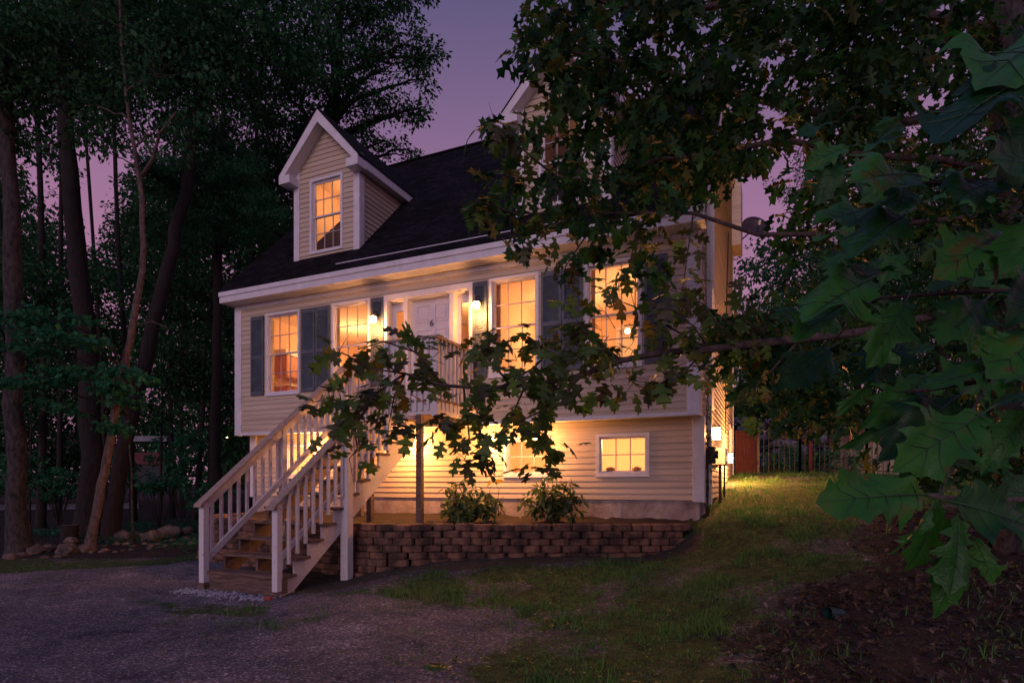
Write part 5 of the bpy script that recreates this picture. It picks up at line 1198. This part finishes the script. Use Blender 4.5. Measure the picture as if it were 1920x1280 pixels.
NL=[ # base, tip, D0,D1, roll, width, bend
 ((1738,927),(1552,928),1.12,1.05,.5,.95,.10),((1770,938),(1985,985),1.12,1.1,.6,1.1,.12),((1795,955),(1812,1105),1.12,1.05,.1,.8,.2),((1790,1010),(1790,1155),1.15,1.1,.0,.75,.25),
 ((1748,945),(1712,1050),1.12,1.1,-.9,.5,.3),((1760,930),(1740,1075),1.2,1.18,-.3,.7,.3),((1820,1000),(1900,1120),1.2,1.15,.2,.9,.2),((1850,770),(1655,890),1.25,1.15,.5,.9,.15),((1800,740),(1635,860),1.4,1.3,.6,.85,.2),
 ((1890,690),(1700,700),1.3,1.25,.8,.8,.15),((1740,700),(1625,800),1.5,1.4,.3,.7,.25),((1700,640),(1600,720),1.7,1.6,.4,.8,.2),((1925,150),(1712,238),1.2,1.05,.9,.9,.1),((1990,60),(1800,120),1.3,1.1,1.0,.9,.1),
 ((1720,330),(1580,300),1.35,1.25,.6,1.1,.15),((1700,350),(1690,380),1.4,1.3,.6,1.1,.15),((1990,330),(1840,250),1.2,1.1,.5,1.1,.1),((1650,392),(1488,400),1.5,1.4,1.0,.8,.1),((1700,400),(1560,480),1.4,1.3,.9,.9,.1),
 ((1750,380),(1700,300),1.4,1.35,.3,.8,.2),((1860,340),(1780,360),1.3,1.2,.8,1.1,.1),((1990,420),(1880,480),1.25,1.15,.5,1.0,.15),((1870,440),(1750,510),1.3,1.2,.4,.9,.15),((1680,510),(1560,490),1.5,1.45,1.0,.7,.1),
 ((1640,520),(1470,590),1.45,1.3,.9,.85,.1),((1600,560),(1455,640),1.5,1.4,.9,.7,.1),((1700,560),(1640,700),1.5,1.4,.2,.8,.2),((1850,560),(1760,640),1.4,1.3,.5,.9,.15),((1960,620),(1850,700),1.3,1.2,.6,1,.15),((1980,520),(1890,600),1.3,1.2,.6,1,.15),
 ((1760,800),(1700,930),1.4,1.35,.0,.8,.25),((1940,760),(1850,890),1.35,1.3,.2,.9,.2),((1680,780),(1590,860),1.5,1.45,-.2,.5,.35),((1640,700),(1590,800),1.7,1.65,-.4,.5,.35),((1990,880),(1900,1000),1.3,1.2,.3,1,.2),
 ((1560,650),(1440,720),1.9,1.8,.7,.8,.2),((1570,600),(1420,560),1.9,1.8,.8,.8,.15),((1620,440),(1500,430),1.8,1.7,.9,.7,.1),((1980,200),(1900,330),1.3,1.2,.3,1,.2),((1960,700),(1990,800),1.3,1.2,.2,1,.2)]
rr=random.Random(31)
NEAR=[]
for i,(b_,t2,D0,D1,ro,wd,bd) in enumerate(NL):
    mesh={'v':[],'f':[],'veins':MB()}; NEAR.append(mesh); kk=1 if i in(0,1,2,3,4,5) else .74; t2=(b_[0]+(t2[0]-b_[0])*kk,b_[1]+(t2[1]-b_[1])*kk); wd*=.88; near_leaf(mesh,b_,t2,D0,D1,ro,wd,bd,i)
for i in range(56):   # more of the same branch a little deeper
    px=rr.uniform(1560,1960); py=rr.uniform(230,840); 
    if px<1620 and py>700: continue
    mesh={'v':[],'f':[],'veins':MB()}; NEAR.append(mesh); D=rr.uniform(1.7,3.1); L=rr.uniform(.11,.17)*F/D*rr.uniform(.7,1); a=rr.gauss(math.pi,.7)
    near_leaf(mesh,(px,py),(px+L*math.cos(a),py-L*math.sin(a)*.8),D,D-.05,rr.uniform(0,1.1),rr.uniform(.7,1),rr.uniform(.1,.3),50+i)
nt_=thing('oak_tree','low oak branch with very large dark leaves close in front at the right','tree branch',(0,0,0))
tb_=W(2700,1500,2.6); tb_.z=float(GHn(np.array([tb_.x]),np.array([tb_.y]))[0]); nt_.location=tb_
MB().tube([tb_-Vector((0,0,.1)),W(2690,900,2.6),W(2680,400,2.6),W(2660,-100,2.6)],[.09,.07,.06,.04],12,rough=.2).build('trunk',M['bark_oak'],nt_,smooth=True)

M['vein']=mat('leaf_vein',(.03,.085,.035),.5,.1,10); ro_=np.random.default_rng(9)
for me_ in NEAR:
    lf_=np_obj('leaf',np.array(me_['v']),np.array(me_['f']),M['leaf_near'],nt_,rnd=np.full(len(me_['f']),ro_.random()*.9),smooth=True)
    me_['veins'].build('leaf_vein',M['vein'],lf_,smooth=True)
lb=MB()
for L,ra in (([(2670,300,2.6),(2300,500,1.9),(2050,640,1.5),(1850,712,1.35),(1740,730,1.4),(1640,742,1.6)],.012),([(2670,100,2.6),(2300,200,1.8),(2050,300,1.4),(1860,340,1.35),(1700,345,1.4),(1640,392,1.5)],.011),
  ([(2680,600,2.6),(2300,800,1.7),(2000,930,1.3),(1850,940,1.15),(1765,932,1.12),(1738,926,1.12)],.009),([(2300,500,1.9),(2000,540,1.5),(1800,548,1.45),(1640,560,1.6),(1560,640,1.8)],.008),([(1850,712,1.35),(1800,820,1.25),(1765,925,1.15)],.004),([(2050,300,1.4),(1940,180,1.25),(1900,120,1.2)],.005)):
    pp=px_path(L); lb.tube(pp,[ra*(1-.65*k/(len(pp)-1)) for k in range(len(pp))],8,rough=.2)
lb.build('limb',M['bark_oak'],nt_,smooth=True)

# ---- shrubs in the bed
for i,(px,D,wp,hp,lb_,sz) in enumerate(((882,9.7,78,54,'broad leaved shrub with drooping leaves, left of the two in the flower bed',.15),(1035,9.5,82,60,'taller leafy shrub, right of the two in the flower bed',.14))):
    b=W(px,965,D); b.z=.83; t=thing('shrub',lb_,'shrub',b,'shrubs in the flower bed'); r=np.random.default_rng(200+i); sb=MB(); Cc=[]
    for k in range(40):
        a=r.uniform(0,6.28); q=r.random()**.5; e=b+Vector((math.cos(a)*q*wp*.75*D/F,math.sin(a)*q*.35,r.uniform(.2,.95)*hp*1.9*D/F*(1-.35*q))); sb.tube([b+Vector((math.cos(a)*.05,math.sin(a)*.05,0)),b.lerp(e,.5)+Vector((0,0,.06)),e],[.009,.006,.003],5); Cc.append(np.array(e)); Cc.append(np.array(b.lerp(e,.65)))
    sb.build('stem',M['vine'],t); P,Dv,N=clusters(np.array(Cc),.05,7,r,.6,droop=.3); leaf_object('foliage','oval',P,Dv,N,sz*r.uniform(.7,1.2,len(P)),M['leaf_bush'],t,seed=i)
# one yellowed leaf clump between them
t=thing('shrub','small yellow leaved plant between the two larger shrubs','plant',W(935,962,9.6)); r=np.random.default_rng(210)
M['leaf_yellow']=leaf_mat('leaf_yellow',(.22,.15,.03),(.36,.24,.05),None,trans=.4)
P,Dv,N=clusters(np.array([np.array(W(925,905,9.6)),np.array(W(930,945,9.6))]),.04,4,r,.8,droop=.2); leaf_object('foliage','oval',P,Dv,N,r.uniform(.1,.18,len(P)),M['leaf_yellow'],t)
MB().tube([W(935,968,9.6),W(933,940,9.6),W(936,915,9.6)],[.01,.007,.004],5).build('stem',M['vine'],t)
# vine on the corner
t=thing('vine','bare dark vine climbing the side wall just behind the corner board','vine',(HW+.1,.7,.95)); vb=MB(); rr=random.Random(4)
for k in range(5):
    y0=.62+.05*k; pts=[]; z=.9
    while z<1.2+.55*k: pts.append((HW+.06+rr.uniform(-.02,.02),y0+.06*math.sin(z*5+k)+rr.uniform(-.02,.02),z)); z+=.12
    vb.tube(pts,[.012-.006*j/len(pts) for j in range(len(pts))],5)
vb.build('stem',M['vine'],t); r=np.random.default_rng(3); Cv=np.stack([np.full(30,HW+.09),r.uniform(.55,.95,30),r.uniform(.95,2.9,30)**1.0],-1)
P,Dv,N=clusters(Cv,.05,3,r,.8); leaf_object('foliage','oval',P,Dv,N,r.uniform(.04,.07,len(P)),M['leaf_bush'],t)
# ground cover
def cover(name,label,x0,x1,y0,y1,n_,m,tk,s0,s1,fn,seed,zo=.05,cat='ground cover'):
    x,y=scatter(n_,x0,x1,y0,y1,fn,seed); r=np.random.default_rng(seed+1); z=GHn(x,y)+zo*r.random(len(x)); P=np.stack([x,y,z],-1); D=r.normal(0,1,P.shape); D[:,2]=abs(D[:,2])*.3; N=np.tile([0,0,1.],(len(P),1))+r.normal(0,.4,P.shape)
    o=leaf_object(name,tk,P,D,N,r.uniform(s0,s1,len(P)),m,None,seed=seed,curl=r.uniform(-.6,.4,len(P))); tag(o,label,cat,kind='stuff')
cover('ground_cover','low green ground cover under the trees behind the stone edging',-9,1.5,-1.3,9,26000,M['leaf_low'],'maple',.04,.085,lambda x,y:np.clip(fbm(x,y,.7,41)*2.2-.55,0,1)*(y>(-1.15-.16*(x+1))),300,.16)
cover('leaf_litter','brown fallen leaves lying under the oak at the right',8.6,17,-7.6,1.5,24000,M['leaf_dead'],'oaklow',.05,.11,lambda x,y:masks(x,y)[1]*np.clip(fbm(x,y,1.5,61)*2-.4,0,1),310,.015,'fallen leaves')
cover('weeds','small green weeds between the fallen leaves and the driveway',8,15,-7.6,0,16000,M['leaf_bush'],'oval',.025,.06,lambda x,y:np.clip(fbm(x,y,2.2,71)*3-1.35,0,1),320,.03,'weeds')
cover('weeds','scattered weeds growing on the driveway margins and below the block wall',-3,9,-7.5,-1.9,2600,M['leaf_bush'],'oval',.02,.05,lambda x,y:np.clip(fbm(x,y,1.6,81)*4-2.2,0,1),330,.03,'weeds')
# single fallen leaves on the gravel
FLs=[(1015,1250,.16,M['leaf_dead'],'reddish fallen leaf at the bottom near the gravel edge'),(1000,1188,.1,M['leaf_dead'],'red brown leaf at the border of grass and gravel'),(692,1108,.09,M['leaf_dead'],'pale curled leaf in the grass below the block wall'),(855,1105,.07,M['leaf_dead'],'small tan leaf standing in the grass strip'),
 (400,1158,.07,M['leaf_dead'],'tan leaf on the gravel before the stairs'),(870,1166,.06,M['leaf_dead'],'tiny white fleck of leaf on the open gravel'),(630,1273,.12,M['leaf_dead'],'dark red leaf at the very bottom edge')]
for i,(px,py,s,m_,lb_) in enumerate(FLs):
    p,D=on_ground(px,py); P=np.array([[p.x,p.y,p.z+.012]]); a=i*1.3; o=leaf_object('fallen_leaf','oak',P,np.array([[math.cos(a),math.sin(a),.12]]),np.array([[.1,.05,1.]]),[s],m_,None,rnd=np.array([.9 if i in(2,3,5) else .4]),curl=np.array([.4])); tag(o,lb_,'leaf')
p,D=on_ground(815,1250); t=thing('oak_sprig','fallen sprig of dark green oak leaves lying on the gravel at the bottom','sprig',p)
P=np.array([[p.x,p.y,p.z+.02]]*6); a=np.array([0,.9,2.,3.1,4.1,5.3]); leaf_object('leaf_spray','oak',P,np.stack([np.cos(a),np.sin(a),.1+0*a],-1),np.tile([0.1,-.1,1.],(6,1)),[.15,.14,.12,.15,.13,.12],M['leaf_near'],t,curl=np.full(6,.3))
MB().tube([p+Vector((-.05,0,.02)),p+Vector((.06,.02,.03))],.004,5).build('stem',M['vine'],t)

# ================================================================== YARD THINGS
def bark_tube(name,label,cat,p,h,r_):
    t=thing(name,label,cat,p); MB().tube([p+Vector((0,0,-.1)),p+Vector((0,0,h*.5)),p+Vector((0,0,h))],[r_*1.1,r_,r_*.97],16,rough=.15).build('stump_side',M['bark'],t,smooth=False)
    MB().lathe([(0,h+.004),(r_*.9,h+.003)],(p.x,p.y,p.z),16).build('cut_face',M['wood'],t); return t
p,D=on_ground(131,1014); bark_tube('tree_stump','short sawn stump between the thick left tree and the slender leaning one','stump',p,.40,.20)
# red brick piece and stick at the stair foot
p,D=on_ground(503,1124); tag(MB().box(p.x-.06,p.x+.05,p.y-.03,p.y+.03,p.z,p.z+.045).build('brick',M['terracotta'],None,bevel=.006),'red brick fragment against the foot of the stairs','brick')
p,D=on_ground(525,1120); p2,_=on_ground(553,1110); tag(MB().tube([p+Vector((0,0,.015)),p.lerp(p2,.5)+Vector((0,0,.02)),p2+Vector((0,0,.015))],[.012,.01,.007],6).build('stick',M['railcap']),'pale stick beside the red brick fragment','stick')
# green can lying in the litter
p,D=on_ground(1566,1160); t=thing('flower_pot','empty green plastic pot lying on its side in the leaf litter','pot',p); ax=Vector((-.8,-.55,.1)).normalized(); q=p+Vector((0,0,.05))
mb=MB(); mb.tube([q+ax*.07,q-ax*.07],[.052,.04],16,cap=False); mb.tube([q+ax*.065,q-ax*.065],[.047,.036],16,cap=False); mb.build('pot_side',M['greenpot'],t,smooth=True); MB().tube([q-ax*.066,q-ax*.07],[.037,.04],16).build('pot_base',M['greenpot'],t); MB().tube([q+ax*.06,q+ax*.074],[.053,.056],16,cap=False).build('pot_rim',M['greenpot'],t)
# brown board gate, iron fences
def gz(x,y): return float(GHn(np.array([x]),np.array([y]))[0])
a=W(1379,884,16.9); b=W(1421,886,17.4); t=thing('wooden_gate','reddish brown board gate at the rear corner of the house','gate',a); ux=(b-a).normalized(); ux.z=0; L=(b-a).length; zb=min(gz(a.x,a.y),gz(b.x,b.y)); ny=Vector((-ux.y,ux.x,0))
nb=5
for k in range(nb):
    p0=a+ux*(L*k/nb+.004); p1=a+ux*(L*(k+1)/nb-.004); MB().hexa([(p0.x,p0.y,zb),(p1.x,p1.y,zb),tuple(Vector((p1.x,p1.y,zb))+ny*.02),tuple(Vector((p0.x,p0.y,zb))+ny*.02)],[(p0.x,p0.y,1.45+(907-807)/F*17),(p1.x,p1.y,1.45+(907-807)/F*17),tuple(Vector((p1.x,p1.y,1.45+100/F*17))+ny*.02),tuple(Vector((p0.x,p0.y,1.45+100/F*17))+ny*.02)]).build('board',M['brownwood'],t)
for zz in (zb+.3,zb+1.1): p0=a+ux*.01-ny*.03; p1=b-ux*.01-ny*.03; MB().hexa([(p0.x,p0.y,zz),(p1.x,p1.y,zz),(p1.x+ny.x*.028,p1.y+ny.y*.028,zz),(p0.x+ny.x*.028,p0.y+ny.y*.028,zz)],[(p0.x,p0.y,zz+.09),(p1.x,p1.y,zz+.09),(p1.x+ny.x*.028,p1.y+ny.y*.028,zz+.09),(p0.x+ny.x*.028,p0.y+ny.y*.028,zz+.09)]).build('rail',M['brownwood'],t)
def iron(P_,h,label,m='iron',sp=.13,name='iron_fence'):
    t=thing(name,label,'fence',P_[0]); bars=MB(); rails=MB(); posts=[]
    for a,b in zip(P_,P_[1:]):
        a=Vector(a);b=Vector(b); L=(b-a).length; n_=int(L/sp)
        za=gz(a.x,a.y); zb_=gz(b.x,b.y)
        for k in range(n_+1):
            q=a.lerp(b,k/n_); z=gz(q.x,q.y); bars.tube([(q.x,q.y,z+.03),(q.x,q.y,z+h+.06)],.010,5); bars.tube([(q.x,q.y,z+h+.06),(q.x,q.y,z+h+.13)],[.018,.002],5)
        for hh in (.12,h-.12,h): rails.tube([(a.x,a.y,za+hh),(b.x,b.y,zb_+hh)],.014,5)
        for q,z in ((a,za),(b,zb_)): MB().box(q.x-.03,q.x+.03,q.y-.03,q.y+.03,z-.05,z+h+.1).build('post',M[m],t)
    bars.build('pickets',M[m],t); rails.build('rail',M[m],t)
iron([W(1422,886,17.4),W(1500,892,17.2),W(1585,902,16.4)],1.25,'long black iron picket fence behind the sunlit strip of lawn')
iron([W(1578,905,15.4),W(1625,908,15.0),W(1700,915,14.2)],1.25,'nearer black iron picket fence section by the red playhouse')
# red playhouse-like structure
a=W(1618,890,19); z=gz(a.x,a.y); t=thing('play_structure','small tan playset with red slatted top rail beyond the iron fence','playset',(a.x,a.y,z))
X0,Y0=a.x,a.y
MB().box(X0-.9,X0+1.0,Y0,Y0+.9,z,z+1.05).build('panel',M['tan'],t); MB().box(X0-.95,X0+1.05,Y0-.03,Y0+.93,z+1.06,z+1.45).build('roof_panel',M['red'],t,bevel=.02)
mb=MB()
for k in range(8): mb.box(X0-.95+k*.28,X0-.91+k*.28,Y0-.07,Y0-.035,z+1.0,z+1.75)
mb.box(X0-.95,X0+1.05,Y0-.071,-.034+Y0,z+1.60,z+1.64); mb.build('slat_rail',M['terracotta'],t)
# embankment of pale stones behind the fence
mb=MB(); rs_=random.Random(77)
for i in range(150):
    px=1385+i*1.75+rs_.uniform(-4,4); D=20+rs_.uniform(0,2.6); h_=rs_.random(); p=W(px,905-h_*118,D+h_*2)
    ico_rock(mb,p,rs_.uniform(.2,.42),.3,rs_.uniform(.14,.26),i+300,2)
tag(mb.build('stone_bank',M['stonewall']),'bluish bank of piled stones rising behind the iron fence','stone bank',kind='stuff')
# hedge plants before the bank
for i,(px,D,wp,hp,lb_) in enumerate(((1450,18.6,60,36,'dark bush right behind the brown gate'),(1525,18.2,60,40,'dark bush in the middle of the iron fence'),(1590,18,60,40,'dark bush at the right end of the long iron fence'))):
    b=W(px,890,D); b.z=gz(b.x,b.y); t=thing('bush',lb_,'bush',b,'bushes behind the iron fence'); r=np.random.default_rng(400+i); C=blob_points([(px,862,D,wp,hp,.6)],22,r); P,Dv,N=clusters(C,.18,22,r,.8); leaf_object('foliage','far',P,Dv,N,r.uniform(.06,.12,len(P)),M['leaf_far2'],t,seed=i)
    sb=MB(); 
    for q in C[:14]: sb.tube([b,b.lerp(Vector(q),.5)+Vector((0,0,.05)),Vector(q)],[.02,.014,.006],5)
    sb.build('stem',M['vine'],t)
M['leaf_warm']=leaf_mat('leaf_warm',(.06,.07,.015),(.13,.12,.03),(.2,.13,.03),trans=.35)
M['redbark']=mat('red_bark',(.14,.03,.02),.9,.3,8)
tree('small_tree','little red barked tree with yellow green leaves before the stone bank','tree',px_path([(1520,888,17.7),(1519,820,17.7),(1520,770,17.7),(1518,700,17.8)]),[.08,.07,.05,.02],[(1480,780,17.4,36,14,.4),(1560,780,17.5,36,18,.5),(1500,755,17.5,44,16,.5),(1470,810,17.3,22,10,.3),(1560,750,17.6,30,14,.4)],M['redbark'],M['leaf_warm'],'oval',.13,18,14,.2,None,410,flare=False)
# things glimpsed through the left wood
a=W(275,868,30); t=thing('covered_wagon','dark shed with a maroon slatted front and white edged roof in the wood','shed',(a.x,a.y,gz(a.x,a.y)))
def vbox(px0,px1,py0,py1,D,dp): # axis aligned to the view, real depth
    A=W(px0,py1,D);B=W(px1,py1,D);h=(py1-py0)/F*D; f=Vector(tuple(FWD))*dp
    return MB().hexa([A,B,B+f,A+f],[A+Vector((0,0,h)),B+Vector((0,0,h)),B+f+Vector((0,0,h)),A+f+Vector((0,0,h))])
t.name='garden_shed'
vbox(248,306,848,870,30,.3).build('front_panel',M['red'],t); vbox(244,310,870,905,30.1,2).build('lower_wall',M['farroof'],t); vbox(236,312,817,827,29.6,3).build('roof',M['farwhite'],t)
for px in (246,306): vbox(px,px+3,827,905,29.9,.1).build('post',M['farroof'],t)
t=thing('distant_house','pale distant house seen between the trunks at the left','house',W(450,905,46)); 
vbox(400,456,822,905,46,5).build('wall',M['farwhite'],t); vbox(396,460,812,822,45.7,6).build('roof',M['farroof'],t)
for px in (412,436): vbox(px,px+8,850,866,45.95,.1).build('window',M['farroof'],t)
o=tag(vbox(96,152,812,836,40,4).build('parked_camper',M['farwhite'],None),'long white camper body glimpsed behind the left trunks','camper')
t=thing('parked_camper','long white camper glimpsed behind the left trunks','camper',W(124,905,40)); bpy.data.objects.remove(o)
vbox(96,152,808,872,40,3).build('body',M['farwhite'],t); vbox(104,146,850,858,39.9,.12).build('stripe',M['farroof'],t)
for px in (108,136): vbox(px,px+8,872,886,39.95,.2).build('wheel',M['dark'],t)
t=thing('yard_lamp','tiny glowing lamp far off beside the left corner of the house','lamp',W(426,905,34)); MB().tube([W(426,905,34),W(426,824,34)],.03,6).build('post',M['dark'],t); c=W(426,821,34); MB().lathe([(0,.07),(.06,.03),(.07,-.03),(0,-.08)],tuple(c),10).build('lamp_glass',M['lampglass'],t)
a=W(100,905,34); 
pd=[W(-60,899,50),W(130,893,50),W(134,903,36),W(-60,910,36)]
rd=MB(); rd.quad(*[(p.x,p.y,gz(p.x,p.y)+.03) for p in (W(-200,0,30),W(260,0,30),W(260,0,37),W(-200,0,37))]); tag(rd.build('road',mat('grey_road',(.22,.21,.24),.9,.2,3)),kind='structure')
# thin electric wire and guy wire behind
